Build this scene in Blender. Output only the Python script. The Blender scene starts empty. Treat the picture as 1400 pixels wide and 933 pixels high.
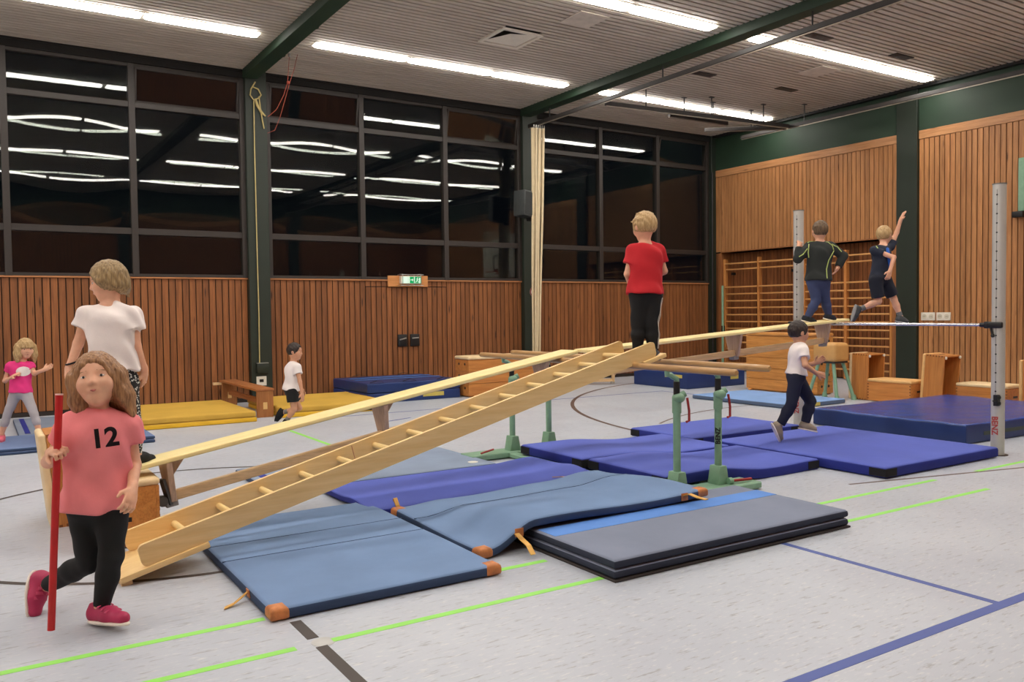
import bpy, bmesh, math, random
import numpy as np
from mathutils import Vector, Matrix
from mathutils.bvhtree import BVHTree

# ---------------------------------------------------------------- scene, camera, light, exposure
SC = bpy.context.scene
COL = SC.collection
random.seed(7)
NR = np.random.RandomState(5)
PI = math.pi

FPX = 1148.08            # focal length in pixels of a 1400 px wide frame
# camera axes in world space (rows: world X, Y, Z; columns: right, up, back)
_v1 = np.array([1796.0, 62.5, -FPX]); _v1 /= np.linalg.norm(_v1)
_v2 = np.array([-735.0, 31.5, -FPX]); _v2 /= np.linalg.norm(_v2)
_v3 = np.cross(_v1, _v2)
RC = np.array([_v1, _v2, _v3])
EYE = np.array([0.0, 0.0, 1.5])
cam_data = bpy.data.cameras.new('camera')
cam = bpy.data.objects.new('camera', cam_data)
COL.objects.link(cam)
cam_data.sensor_width = 36.0
cam_data.lens = 36.0 * FPX / 1400.0
cam_data.clip_end = 200
m4 = Matrix([[*RC[0], 0.0], [*RC[1], 0.0], [*RC[2], 1.5], [0, 0, 0, 1]])
cam.matrix_world = m4
SC.camera = cam

w = bpy.data.worlds.new('night'); SC.world = w
w.use_nodes = True
w.node_tree.nodes['Background'].inputs[0].default_value = (0.004, 0.005, 0.008, 1)
w.node_tree.nodes['Background'].inputs[1].default_value = 0.3
SC.view_settings.view_transform = 'Standard'
SC.view_settings.look = 'None'
SC.view_settings.gamma = 1
SC.view_settings.use_curve_mapping = False
SC.view_settings.exposure = 1.0
LAMP_COL = (1.0, 0.945, 0.87)
LAMP_STR = 15.0

# ---------------------------------------------------------------- helpers
def ray(u, v):
    return RC @ np.array([u - 700.0, 466.5 - v, -FPX])
def P(u, v, d):
    """point at depth d (metres along the view axis) that the photo shows at pixel u, v"""
    return EYE + ray(u, v) * (d / FPX)
def V(*a): return Vector(a)

MATS = {}
def srgb(c):
    return tuple((x / 255 / 12.92) if x / 255 <= 0.04045 else ((x / 255 + 0.055) / 1.055) ** 2.4 for x in c)

class NT:
    def __init__(s, name):
        s.m = bpy.data.materials.new(name); s.m.use_nodes = True
        s.t = s.m.node_tree; s.b = s.t.nodes['Principled BSDF']
        s.out = s.t.nodes['Material Output']
    def n(s, typ, **kw):
        nd = s.t.nodes.new(typ)
        for k, v in kw.items():
            if hasattr(nd, k): setattr(nd, k, v)
            else: nd.inputs[k].default_value = v
        return nd
    def l(s, a, b): s.t.links.new(a, b)
    def coord(s, scale=(1, 1, 1), rnd=False, kind='Object'):
        tc = s.n('ShaderNodeTexCoord')
        mp = s.n('ShaderNodeMapping'); mp.inputs['Scale'].default_value = scale
        s.l(tc.outputs[kind], mp.inputs['Vector'])
        if rnd:
            oi = s.n('ShaderNodeObjectInfo')
            mu = s.n('ShaderNodeMath', operation='MULTIPLY'); mu.inputs[1].default_value = 37.0
            s.l(oi.outputs['Random'], mu.inputs[0])
            cb = s.n('ShaderNodeCombineXYZ')
            for k in range(3): s.l(mu.outputs[0], cb.inputs[k])
            s.l(cb.outputs[0], mp.inputs['Location'])
            s.rand = oi.outputs['Random']
        return mp.outputs['Vector']
    def noise(s, vec, scale, detail=3, rough=0.55):
        nd = s.n('ShaderNodeTexNoise'); nd.inputs['Scale'].default_value = scale
        nd.inputs['Detail'].default_value = detail; nd.inputs['Roughness'].default_value = rough
        s.l(vec, nd.inputs['Vector']); return nd.outputs['Fac']
    def ramp(s, fac, stops):
        r = s.n('ShaderNodeValToRGB'); e = r.color_ramp.elements
        while len(e) < len(stops): e.new(0.5)
        for i, (p, c) in enumerate(stops):
            e[i].position = p; e[i].color = (*c, 1) if len(c) == 3 else c
        s.l(fac, r.inputs['Fac']); return r.outputs['Color']
    def mix(s, fac, a, b, mode='MIX'):
        r = s.n('ShaderNodeMix', data_type='RGBA', blend_type=mode)
        for k, x in ((0, fac), (6, a), (7, b)):
            if isinstance(x, bpy.types.NodeSocket): s.l(x, r.inputs[k])
            elif k == 0: r.inputs[0].default_value = x
            else: r.inputs[k].default_value = (*x, 1)
        return r.outputs[2]
    def bump(s, h, strength=0.3, dist=0.01):
        b = s.n('ShaderNodeBump'); b.inputs['Strength'].default_value = strength
        b.inputs['Distance'].default_value = dist
        s.l(h, b.inputs['Height']); s.l(b.outputs[0], s.b.inputs['Normal'])
    def fin(s, col=None, rough=0.5, metal=0.0, spec=0.5, coat=0.0):
        if col is not None:
            if isinstance(col, bpy.types.NodeSocket): s.l(col, s.b.inputs['Base Color'])
            else: s.b.inputs['Base Color'].default_value = (*col, 1)
        if isinstance(rough, bpy.types.NodeSocket): s.l(rough, s.b.inputs['Roughness'])
        else: s.b.inputs['Roughness'].default_value = rough
        s.b.inputs['Metallic'].default_value = metal
        s.b.inputs['Specular IOR Level'].default_value = spec
        s.b.inputs['Coat Weight'].default_value = coat
        return s.m

def plain(name, rgb, rough=0.5, metal=0.0, var=0.12, scale=9.0, bump=0.0, spec=0.5, coat=0.0):
    """colour with a fine mottling"""
    if name in MATS: return MATS[name]
    s = NT(name); c = srgb(rgb); v = s.coord()
    f = s.noise(v, scale, 4)
    col = s.ramp(f, [(0.3, tuple(x * (1 - var) for x in c)), (0.7, tuple(min(1, x * (1 + var)) for x in c))])
    if bump: s.bump(s.noise(v, scale * 14, 2), bump, 0.004)
    MATS[name] = s.fin(col, rough, metal, spec, coat); return MATS[name]

def wood(name, light, dark, axis='x', rnd=True, rough=0.45, knots=True, grain=1.0, hue=0.25, spec=0.4, fine=0.35):
    if name in MATS: return MATS[name]
    s = NT(name); a, b = srgb(light), srgb(dark)
    sc = {'x': (0.9, 13, 13), 'y': (13, 0.9, 13), 'z': (13, 13, 0.9)}[axis]
    v = s.coord(sc, rnd)
    f = s.noise(v, 1.6 * grain, 5, 0.62)
    col = s.ramp(f, [(0.28, b), (0.62, a)])
    sc2 = {'x': (1.5, 40, 40), 'y': (40, 1.5, 40), 'z': (40, 40, 1.5)}[axis]
    v2 = s.coord(sc2, rnd)
    f2 = s.noise(v2, 2.2, 2)
    col = s.mix(fine, col, s.ramp(f2, [(0.35, tuple(x * .55 for x in a)), (0.6, a)]), 'MIX')
    if knots:
        sc3 = {'x': (0.55, 3.2, 3.2), 'y': (3.2, 0.55, 3.2), 'z': (3.2, 3.2, 0.55)}[axis]
        v3 = s.coord(tuple(x * 2.2 for x in sc3), rnd)
        vo = s.n('ShaderNodeTexVoronoi'); vo.inputs['Scale'].default_value = 1.0
        s.l(v3, vo.inputs['Vector'])
        kf = s.ramp(vo.outputs['Distance'], [(0.05, (1, 1, 1)), (0.13, (0, 0, 0))])
        col = s.mix(kf, col, tuple(x * 0.42 for x in b))
    if rnd:
        rr = s.ramp(s.rand, [(0.0, (1 - hue,) * 3), (1.0, (1 + 0 * hue,) * 3)])
        col = s.mix(1.0, col, rr, 'MULTIPLY')
    s.bump(f2, 0.12, 0.003)
    MATS[name] = s.fin(col, rough, 0, spec); return MATS[name]

class MB:
    """collects shapes into one mesh"""
    def __init__(s, bev=0.0): s.bm = bmesh.new(); s.bev = bev
    def _add(s, verts, faces, bevel=0.0, seg=2):
        vs = [s.bm.verts.new(v) for v in verts]
        fs = [s.bm.faces.new([vs[i] for i in f]) for f in faces]
        if bevel > 0:
            es = list({e for f in fs for e in f.edges})
            bmesh.ops.bevel(s.bm, geom=es, offset=bevel, segments=seg, profile=0.5, affect='EDGES')
        return s
    def box(s, x0, x1, y0, y1, z0, z1, bevel=0.0, seg=2, M=None):
        vs = [(x0, y0, z0), (x1, y0, z0), (x1, y1, z0), (x0, y1, z0), (x0, y0, z1), (x1, y0, z1), (x1, y1, z1), (x0, y1, z1)]
        if M is not None: vs = [M @ Vector(v) for v in vs]
        return s._add(vs, [(3, 2, 1, 0), (4, 5, 6, 7), (0, 1, 5, 4), (1, 2, 6, 5), (2, 3, 7, 6), (3, 0, 4, 7)], bevel, seg)
    def beam(s, a, b, w, h, up=(0, 0, 1), bevel=0.0, ext=0.0):
        """box from a to b, w wide, h high"""
        a = Vector(a); b = Vector(b); d = (b - a).normalized(); a = a - d * ext; b = b + d * ext
        sd = Vector(up).cross(d)
        if sd.length < 1e-4: sd = Vector((1, 0, 0)).cross(d)
        sd.normalize(); u = d.cross(sd)
        vs = []
        for p in (a, b):
            for (i, j) in ((-1, -1), (1, -1), (1, 1), (-1, 1)):
                vs.append(p + sd * (i * w / 2) + u * (j * h / 2))
        return s._add(vs, [(3, 2, 1, 0), (4, 5, 6, 7), (0, 1, 5, 4), (1, 2, 6, 5), (2, 3, 7, 6), (3, 0, 4, 7)], bevel)
    def cyl(s, a, b, r, r2=None, n=16, cap=True):
        a = Vector(a); b = Vector(b); r2 = r if r2 is None else r2
        d = (b - a).normalized(); q = d.orthogonal().normalized(); t = d.cross(q)
        A = []; B = []
        for k in range(n):
            c = math.cos(2 * PI * k / n); e = math.sin(2 * PI * k / n); o = q * c + t * e
            A.append(s.bm.verts.new(a + o * r)); B.append(s.bm.verts.new(b + o * r2))
        for k in range(n):
            j = (k + 1) % n; s.bm.faces.new((A[k], A[j], B[j], B[k]))
        if cap: s.bm.faces.new(A[::-1]); s.bm.faces.new(B)
        return s
    def tube(s, pts, r, n=8, cap=True):
        pts = [Vector(p) for p in pts]; rings = []
        q = None
        for i, p in enumerate(pts):
            d = (pts[min(i + 1, len(pts) - 1)] - pts[max(i - 1, 0)]).normalized()
            if q is None: q = d.orthogonal().normalized()
            else:
                q = (q - d * q.dot(d)); q = q.normalized() if q.length > 1e-6 else d.orthogonal().normalized()
            t = d.cross(q); rr = r[i] if isinstance(r, (list, tuple)) else r
            rings.append([s.bm.verts.new(p + (q * math.cos(2 * PI * k / n) + t * math.sin(2 * PI * k / n)) * rr) for k in range(n)])
        for A, B in zip(rings, rings[1:]):
            for k in range(n): s.bm.faces.new((A[k], A[(k + 1) % n], B[(k + 1) % n], B[k]))
        if cap: s.bm.faces.new(rings[0][::-1]); s.bm.faces.new(rings[-1])
        return s
    def ribbon(s, pts, w, th, side):
        """flat strap along pts, w wide in direction side"""
        pts = [Vector(p) for p in pts]; side = Vector(side).normalized(); rings = []
        for i, p in enumerate(pts):
            d = (pts[min(i + 1, len(pts) - 1)] - pts[max(i - 1, 0)]).normalized()
            u = d.cross(side).normalized()
            rings.append([s.bm.verts.new(p + side * (a * w / 2) + u * (b * th / 2)) for a, b in ((-1, -1), (1, -1), (1, 1), (-1, 1))])
        for A, B in zip(rings, rings[1:]):
            for k in range(4): s.bm.faces.new((A[k], A[(k + 1) % 4], B[(k + 1) % 4], B[k]))
        s.bm.faces.new(rings[0][::-1]); s.bm.faces.new(rings[-1]); return s
    def prism(s, poly, y0, y1, plane='xz', bevel=0.0, M=None):
        """polygon extruded: plane xz -> along y, yz -> along x, xy -> along z"""
        f = {'xz': lambda p, t: (p[0], t, p[1]), 'yz': lambda p, t: (t, p[0], p[1]), 'xy': lambda p, t: (p[0], p[1], t)}[plane]
        vs = [Vector(f(p, y0)) for p in poly] + [Vector(f(p, y1)) for p in poly]
        if M is not None: vs = [M @ v for v in vs]
        n = len(poly)
        return s._add(vs, [tuple(range(n))[::-1], tuple(range(n, 2 * n))] + [(i, (i + 1) % n, n + (i + 1) % n, n + i) for i in range(n)], bevel)
    def ball(s, c, r, n=12, sc=(1, 1, 1)):
        M = Matrix.Translation(Vector(c)) @ Matrix.Diagonal((*sc, 1))
        bmesh.ops.create_uvsphere(s.bm, u_segments=n, v_segments=max(6, n // 2 + 2), radius=r, matrix=M); return s
    def mesh(s, name, mat, smooth=35):
        bmesh.ops.recalc_face_normals(s.bm, faces=s.bm.faces)
        me = bpy.data.meshes.new(name); s.bm.to_mesh(me); s.bm.free()
        if mat: me.materials.append(mat)
        if smooth:
            me.polygons.foreach_set('use_smooth', [True] * len(me.polygons))
            me.set_sharp_from_angle(angle=math.radians(smooth))
        return me
    def build(s, name, mat, parent=None, world=False, smooth=35, loc=None):
        me = s.mesh(name, mat, smooth); o = link(name, me, parent, world)
        if loc is not None: o.location = loc
        return o

def origin(o):
    v = Vector((0, 0, 0))
    while o: v += o.location; o = o.parent
    return v
def link(name, me, parent=None, world=False):
    """world=True: the mesh is in world coordinates, shift it into the parent's"""
    o = bpy.data.objects.new(name, me); COL.objects.link(o)
    if parent:
        o.parent = parent
        if world: me.transform(Matrix.Translation(-origin(parent)))
    return o
def tag(o, label=None, cat=None, group=None, kind=None):
    if label: o['label'] = label
    if cat: o['category'] = cat
    if group: o['group'] = group
    if kind: o['kind'] = kind
    return o
def thing(name, label, cat, loc=(0, 0, 0), rz=0.0, group=None):
    o = bpy.data.objects.new(name, None); COL.objects.link(o)
    o.empty_display_size = 0.1
    o.location = loc; o.rotation_euler = (0, 0, rz)
    return tag(o, label, cat, group)
def copy_tree(o, parent=None):
    c = o.copy(); COL.objects.link(c); c.parent = parent
    for ch in list(o.children): copy_tree(ch, c)
    return c
def dup(o, loc, rot=None, label=None, group=None):
    c = copy_tree(o); c.location = loc
    if rot is not None: c.rotation_euler = rot
    if label: c['label'] = label
    if group: c['group'] = group
    return c
def struct(o): o['kind'] = 'structure'; return o

def text_mesh(txt, size, M, mat, name, parent, extrude=0.0008, bvh=None, ndir=None, off=0.003, bold=False):
    """lettering as real thin geometry; projected on a surface if bvh is given"""
    cu = bpy.data.curves.new('lettering', 'FONT'); cu.body = txt; cu.size = size; cu.align_x = 'CENTER'; cu.align_y = 'CENTER'
    cu.extrude = extrude
    if bold: cu.offset = size * 0.03
    ob = bpy.data.objects.new('lettering', cu); COL.objects.link(ob)
    dg = bpy.context.evaluated_depsgraph_get()
    me = bpy.data.meshes.new_from_object(ob.evaluated_get(dg)); bpy.data.objects.remove(ob)
    me.transform(M)
    me.materials.clear(); me.materials.append(mat)
    if bvh is not None:
        bm = bmesh.new(); bm.from_mesh(me)
        bmesh.ops.triangulate(bm, faces=bm.faces)
        for _ in range(2):
            es = [e for e in bm.edges if e.calc_length() > size * 0.12]
            if es: bmesh.ops.subdivide_edges(bm, edges=es, cuts=1, use_grid_fill=False); bmesh.ops.triangulate(bm, faces=bm.faces)
        nd = Vector(ndir).normalized()
        for v in bm.verts:
            h = bvh.ray_cast(v.co + nd * 0.5, -nd)
            if h[0] is not None: v.co = h[0] + nd * off
        bm.to_mesh(me); bm.free()
    return link(name, me, parent, True)

# ---------------------------------------------------------------- materials
M_PLANK = wood('plank_pine', (162, 102, 58), (104, 61, 34), 'z', rough=0.5, hue=0.34)
M_PLANK_LIT = wood('plank_pine_lit', (198, 139, 87), (146, 93, 53), 'z', rough=0.5, hue=0.22)  # same planks, stronger light on the end wall put into the tone
M_TRIM = wood('trim_pine', (200, 146, 98), (160, 104, 62), 'y', rough=0.45, hue=0.08)
M_BARS = wood('wall_bar_wood', (214, 146, 80), (176, 104, 50), 'z', rough=0.4, hue=0.12)
M_RUNG = wood('wall_bar_rung', (226, 170, 104), (190, 126, 66), 'y', rough=0.4, hue=0.1, knots=False)
M_BENCH = wood('bench_board', (250, 232, 168), (242, 216, 146), 'x', rnd=False, rough=0.35, knots=False, fine=.12)
M_BENCHF = wood('bench_foot', (206, 176, 150), (184, 152, 124), 'z', rnd=False, rough=0.5, knots=False)
M_BEAMW = wood('bench_beam', (230, 194, 146), (210, 168, 118), 'x', rnd=False, rough=0.45, knots=False)
M_LADD = wood('ladder_ply', (242, 208, 148), (230, 190, 126), 'x', rnd=False, rough=0.4, knots=False, fine=.10)
M_LRUNG = wood('ladder_rung', (244, 214, 150), (230, 190, 120), 'y', rnd=False, rough=0.35, knots=False)
M_BOX = wood('box_plywood', (214, 144, 76), (180, 104, 48), 'x', rough=0.35, knots=False, hue=0.12)
M_BOXF = wood('box_flamed', (222, 156, 84), (176, 106, 48), 'x', rough=0.35, knots=True, hue=0.10, grain=1.5)
M_RAILW = wood('bar_rail', (196, 154, 102), (158, 116, 70), 'y', rnd=False, rough=0.35, knots=False)
M_OLDB = wood('old_bench', (176, 112, 64), (134, 78, 42), 'y', rnd=True, rough=0.5, knots=True, hue=0.05)
M_GREEN = plain('green_paint', (33, 56, 39), 0.6, var=0.08, scale=3)
M_GREENC = plain('column_paint', (31, 41, 31), 0.5, var=0.08, scale=3)
M_DARK = plain('dark_backing', (30, 22, 16), 0.8)
M_FRAME = plain('window_frame', (46, 39, 35), 0.5, var=0.1)
M_BLACK = plain('black_metal', (18, 18, 19), 0.45)
M_STEEL = plain('steel', (182, 180, 176), 0.3, 0.9, var=0.05)
M_STEELP = plain('post_aluminium', (196, 194, 188), 0.42, 0.35, var=0.06, scale=5)
M_CHROME = plain('bright_steel', (225, 225, 228), 0.22, 0.9, var=0.02)
M_MINT = plain('mint_paint', (128, 166, 138), 0.4, var=0.1, scale=12)
M_RED = plain('red_plastic', (190, 32, 34), 0.4)
M_REDD = plain('red_lever', (160, 40, 40), 0.45)
M_RUB = plain('rubber', (24, 24, 26), 0.7)
M_WHITEP = plain('white_plastic', (228, 222, 208), 0.45, var=0.04)
M_LEATH = plain('tan_leather', (198, 124, 70), 0.55, var=0.28, scale=16, bump=0.3)
M_STRAP = plain('tan_strap', (222, 170, 84), 0.6, var=0.15, scale=20)
M_CUSH = plain('cream_leather', (232, 204, 158), 0.5, var=0.08, scale=6, bump=0.1)
M_CUSHY = plain('tan_suede', (228, 180, 116), 0.6, var=0.1, scale=6, bump=0.1)
M_VELC = plain('black_velcro', (18, 17, 24), 0.9)
M_YLAB = plain('yellow_label', (206, 186, 92), 0.5, var=0.1)
M_SKIN = None

def mat_vinyl(name, rgb, rough=0.5, var=0.1, wr=0.25, spec=0.4):
    if name in MATS: return MATS[name]
    s = NT(name); c = srgb(rgb); v = s.coord()
    f = s.noise(v, 2.2, 5)
    col = s.ramp(f, [(0.3, tuple(x * (1 - var) for x in c)), (0.72, tuple(x * (1 + var) for x in c))])
    n2 = s.noise(v, 260, 2)
    n3 = s.noise(v, 5, 3)
    ad = s.n('ShaderNodeMath', operation='ADD'); s.l(n2, ad.inputs[0])
    mu = s.n('ShaderNodeMath', operation='MULTIPLY'); mu.inputs[1].default_value = 6.0
    s.l(n3, mu.inputs[0]); s.l(mu.outputs[0], ad.inputs[1])
    s.bump(ad.outputs[0], wr, 0.0015)
    MATS[name] = s.fin(col, rough, 0, spec); return MATS[name]
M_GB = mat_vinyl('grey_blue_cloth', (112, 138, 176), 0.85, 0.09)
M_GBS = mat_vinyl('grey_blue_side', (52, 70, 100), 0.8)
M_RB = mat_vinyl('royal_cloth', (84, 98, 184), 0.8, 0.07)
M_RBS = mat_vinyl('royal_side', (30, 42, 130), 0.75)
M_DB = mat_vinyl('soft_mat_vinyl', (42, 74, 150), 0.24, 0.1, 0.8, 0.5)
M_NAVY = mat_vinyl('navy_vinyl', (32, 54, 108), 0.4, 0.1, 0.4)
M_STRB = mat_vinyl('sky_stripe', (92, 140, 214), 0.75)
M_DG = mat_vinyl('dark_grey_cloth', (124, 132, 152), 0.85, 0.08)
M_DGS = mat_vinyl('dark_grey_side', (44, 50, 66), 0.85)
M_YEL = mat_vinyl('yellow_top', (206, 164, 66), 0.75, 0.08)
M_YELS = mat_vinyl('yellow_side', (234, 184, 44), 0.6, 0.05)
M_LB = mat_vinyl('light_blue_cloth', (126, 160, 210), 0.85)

def floor_mat():
    s = NT('linoleum'); v = s.coord(kind='Object')
    a, b = srgb((192, 197, 206)), srgb((178, 183, 194))
    f = s.noise(v, 0.9, 5); col = s.ramp(f, [(0.3, b), (0.7, a)])
    mp = s.coord((5, 26, 1)); f2 = s.noise(mp, 1.6, 3, 0.7)
    col = s.mix(s.ramp(f2, [(0.57, (0, 0, 0)), (0.68, (.85, .85, .85))]), col, srgb((150, 150, 154)))
    mp = s.coord((7, 30, 1)); f3 = s.noise(mp, 2.1, 2, 0.6)
    col = s.mix(s.ramp(f3, [(0.57, (0, 0, 0)), (0.72, (.5, .5, .5))]), col, srgb((222, 220, 216)))
    s.bump(s.noise(v, 60, 2), 0.03, 0.002)
    r = s.ramp(s.noise(v, 1.3, 3), [(0.3, (.30,) * 3), (0.7, (.42,) * 3)])
    return s.fin(col, r, 0, 0.45)
M_FLOOR = floor_mat()

def slat_mat():
    s = NT('ceiling_slat'); v = s.coord((1, 1, 1), True)
    f = s.noise(v, 1.2, 4); a, b = srgb((206, 196, 182)), srgb((184, 174, 160))
    return s.fin(s.ramp(f, [(0.3, b), (0.7, a)]), 0.5)
M_SLAT = slat_mat()

def emit_mat(name, col, st):
    s = NT(name); s.t.nodes.remove(s.b)
    e = s.n('ShaderNodeEmission'); e.inputs[0].default_value = (*col, 1); e.inputs[1].default_value = st
    s.l(e.outputs[0], s.out.inputs[0]); return s.m
M_LAMP = emit_mat('lamp_diffuser', LAMP_COL, LAMP_STR)
M_EXIT = emit_mat('exit_glow', (0.75, 0.95, 0.75), 0.55)
M_EXITG = emit_mat('exit_green', (0.01, 0.35, 0.10), 0.55)

def glass_mat():
    """window glass: mirror reflection by angle over a clear pane"""
    s = NT('window_glass'); s.t.nodes.remove(s.b)
    g = s.n('ShaderNodeNewGeometry')
    d = s.n('ShaderNodeVectorMath', operation='DOT_PRODUCT'); s.l(g.outputs['Normal'], d.inputs[0]); s.l(g.outputs['Incoming'], d.inputs[1])
    ab = s.n('ShaderNodeMath', operation='ABSOLUTE'); s.l(d.outputs['Value'], ab.inputs[0])
    om = s.n('ShaderNodeMath', operation='SUBTRACT'); om.inputs[0].default_value = 1.0; s.l(ab.outputs[0], om.inputs[1])
    pw = s.n('ShaderNodeMath', operation='POWER'); pw.inputs[1].default_value = 5.0; s.l(om.outputs[0], pw.inputs[0])
    ml = s.n('ShaderNodeMath', operation='MULTIPLY_ADD'); ml.inputs[1].default_value = 0.92; ml.inputs[2].default_value = 0.025
    s.l(pw.outputs[0], ml.inputs[0])
    tr = s.n('ShaderNodeBsdfTransparent'); tr.inputs[0].default_value = (0.9, 0.92, 0.9, 1)
    gl = s.n('ShaderNodeBsdfGlossy'); gl.inputs['Roughness'].default_value = 0.0
    mx = s.n('ShaderNodeMixShader'); s.l(ml.outputs[0], mx.inputs[0]); s.l(tr.outputs[0], mx.inputs[1]); s.l(gl.outputs[0], mx.inputs[2])
    s.l(mx.outputs[0], s.out.inputs[0]); return s.m
M_GLASS = glass_mat()

# ---------------------------------------------------------------- room shell
WY, WX, YB, XL, ZC = 14.55, 15.1, -0.55, -12.9, 5.63
COLX = [-7.2, -1.6, 3.95, 9.55]          # left faces of the window-wall columns
COLW = 0.36

fl = MB().box(XL - .3, WX + .6, YB - .3, WY + .3, -0.2, 0.0).build('floor', M_FLOOR, smooth=0); struct(fl)

M_LG = plain('lime_line', (150, 226, 96), 0.5, var=0.05)
M_LBk = plain('dark_brown_line', (66, 56, 52), 0.5, var=0.08)
M_LBl = plain('blue_line', (70, 88, 158), 0.5, var=0.06)
M_LBr = plain('brown_line', (96, 74, 64), 0.5, var=0.06)
def strip(p, q, w, mat, name='court_line', ext=0.0):
    z = 0.0006
    MB().beam((p[0], p[1], z), (q[0], q[1], z), w, 0.0016, ext=ext).build(name, mat, fl, smooth=0)
def arc(cx, cy, r, a0, a1, w, mat):
    m = MB(); n = max(12, int(abs(a1 - a0) / 3)); rings = []
    for k in range(n + 1):
        a = math.radians(a0 + (a1 - a0) * k / n)
        rings.append([m.bm.verts.new((cx + math.cos(a) * rr, cy + math.sin(a) * rr, 0.0014)) for rr in (r - w / 2, r + w / 2)])
    for A, B in zip(rings, rings[1:]): m.bm.faces.new((A[0], A[1], B[1], B[0]))
    m.build('court_line', mat, fl, smooth=0)
for x0, x1 in ((-3.0, 1.16), (1.45, 2.85), (5.0, 6.95), (7.6, 9.3)): strip((x0, 4.11), (x1, 4.11), 0.045, M_LG)
for x0, x1 in ((-1.5, 1.17), (1.34, 2.92), (5.0, 6.95), (7.6, 9.3)): strip((x0, 3.66), (x1, 3.66), 0.045, M_LG)
strip((1.275, 3.99), (1.275, 3.73), 0.055, M_LBk)
strip((1.275, 3.62), (1.275, 0.4), 0.055, M_LBk)
MB().cyl((1.30, 3.665, 0.0), (1.30, 3.665, 0.0012), 0.055, n=20).build('floor_cap', plain('floor_cap_grey', (190, 190, 188), .4), fl)
strip((4.30, 3.60), (4.30, 2.22), 0.045, M_LBl)
strip((4.9, 2.19), (2.0, 2.19), 0.06, M_LBl)
strip((6.2, 4.42), (9.6, 3.6), 0.03, M_LBr)
strip((3.38, 10.9), (3.38, 8.7), 0.05, M_LG)
strip((4.62, 10.62), (5.2, 10.85), 0.04, M_LBl)
strip((4.3, 11.6), (10.65, 11.52), 0.035, M_LBl); strip((10.62, 11.52), (10.62, 9.1), 0.035, M_LBl)
arc(1.35, 6.78, 1.78, 20, 340, 0.045, M_LBk)
arc(13.1, 7.05, 6.3, 100, 178, 0.06, M_LBr)
arc(9.93, 4.68, 4.27, 70, 124, 0.035, M_LBr)

# ceiling
ce = MB().box(XL - .3, WX + .6, YB - .3, WY + .3, ZC + .15, ZC + .35).build('ceiling', M_DARK, smooth=0); struct(ce)
sl = MB().box(XL, WX, 0, 0.080, 0, 0.028, 0.004, 1).mesh('slat', M_SLAT)
slh = [MB().box(a, b, 0, 0.080, 0, 0.028, 0.004, 1).mesh('slat', M_SLAT) for a, b in ((XL, 6.61), (7.25, WX))]   # cut around the air outlet
PIT = 0.115; y = YB + 0.02
while y + 0.1 < WY:
    for me_ in (slh if 10.38 < y < 11.10 else [sl]):
        o = bpy.data.objects.new('slat', me_); COL.objects.link(o); o.parent = ce; o.location = (0, y, ZC)
    y += PIT

def wall_planks(parent, boxes, mat, along, z0, z1, face, pitch=0.105, depth=0.020, sgn=1, gap=0.014, zb=None):
    """vertical planks between coordinates a0..a1 along x or y, front at `face`"""
    cache = {}
    for a0, a1 in boxes:
        n = max(1, round((a1 - a0) / pitch)); p = (a1 - a0) / n; key = round(p, 4)
        if key not in cache:
            h = (p - gap) / 2
            m = MB()
            if along == 'x': m.box(-h, h, 0, depth, z0, z1, 0.003, 1)
            else: m.box(0, depth, -h, h, z0, z1, 0.003, 1)
            cache[key] = m.mesh('plank', mat)
        for k in range(n):
            c = a0 + (k + .5) * p
            o = bpy.data.objects.new('plank', cache[key]); COL.objects.link(o); o.parent = parent
            jit = random.uniform(-.0015, .0015)
            o.location = (c, face + jit, 0) if along == 'x' else (face + jit, c, 0)

# window wall (far)
wf = MB().box(XL - .3, WX + .6, WY + 0.02, WY + .25, 0, 2.11).build('wall_far', M_DARK, smooth=0); struct(wf)
DX0, DX1, DXM, DZ = 6.10, 7.80, 6.95, 1.99
wall_planks(wf, [(-1.24, 3.95), (4.31, DX0), (DX1, 9.55), (9.91, 14.95)], M_PLANK, 'x', 0.07, 2.10, WY)
m = MB()
x = XL
while x < -1.3:
    m.box(x, x + .094, WY, WY + .018, 0.07, 2.10); x += .105
s_ = m.build('plank_run', M_PLANK, wf, smooth=0); s_['kind'] = 'stuff'
wall_planks(wf, [(DX0, DX1)], M_PLANK, 'x', DZ + .008, 2.10, WY)
dr = MB().box(DX0 + .004, DX1 - .004, WY + .021, WY + .03, 0.01, DZ - .004).build('door_1', M_DARK, smooth=0); struct(dr)
wall_planks(dr, [(DX0 + .004, DXM - .004), (DXM + .004, DX1 - .004)], M_PLANK, 'x', 0.02, DZ - .006, WY)
for s, cx in ((-1, 6.825), (1, 7.085)):
    h = MB().box(cx - .095, cx + .095, WY - .035, WY - .001, 0.86, 1.09, .008).build('door_handle', M_BLACK, dr)
    g = MB().beam((cx - .07, WY - .05, 1.0 - (.012 if s < 0 else -.012)), (cx + .07, WY - .05, 1.0 + .02), 0.02, 0.022, bevel=.004)
    g.cyl((cx + .06, WY - .05, 1.02), (cx + .06, WY - .035, 1.02), .01, n=8).build('lever', M_STEEL, h)
b = MB().box(XL, WX, WY - .012, WY + .02, 0, 0.065).build('baseboard_far', plain('dark_skirting', (38, 28, 22), .5), smooth=0); struct(b)
b = MB().box(-7, WX, WY - .03, WY + .06, 2.10, 2.125, .003, 1).build('trim_1', wood('sill_wood', (190, 130, 84), (150, 96, 58), 'x', rnd=False, rough=.4), smooth=0); struct(b)
# strip above the windows
b = MB().box(XL, WX, WY - .06, WY + .22, 5.50, ZC + .05).box(XL, WX, WY - .10, WY + .0, 5.60, ZC + .0).build('trim_2', plain('dark_fascia', (24, 22, 20), .9), smooth=0); struct(b)

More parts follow.
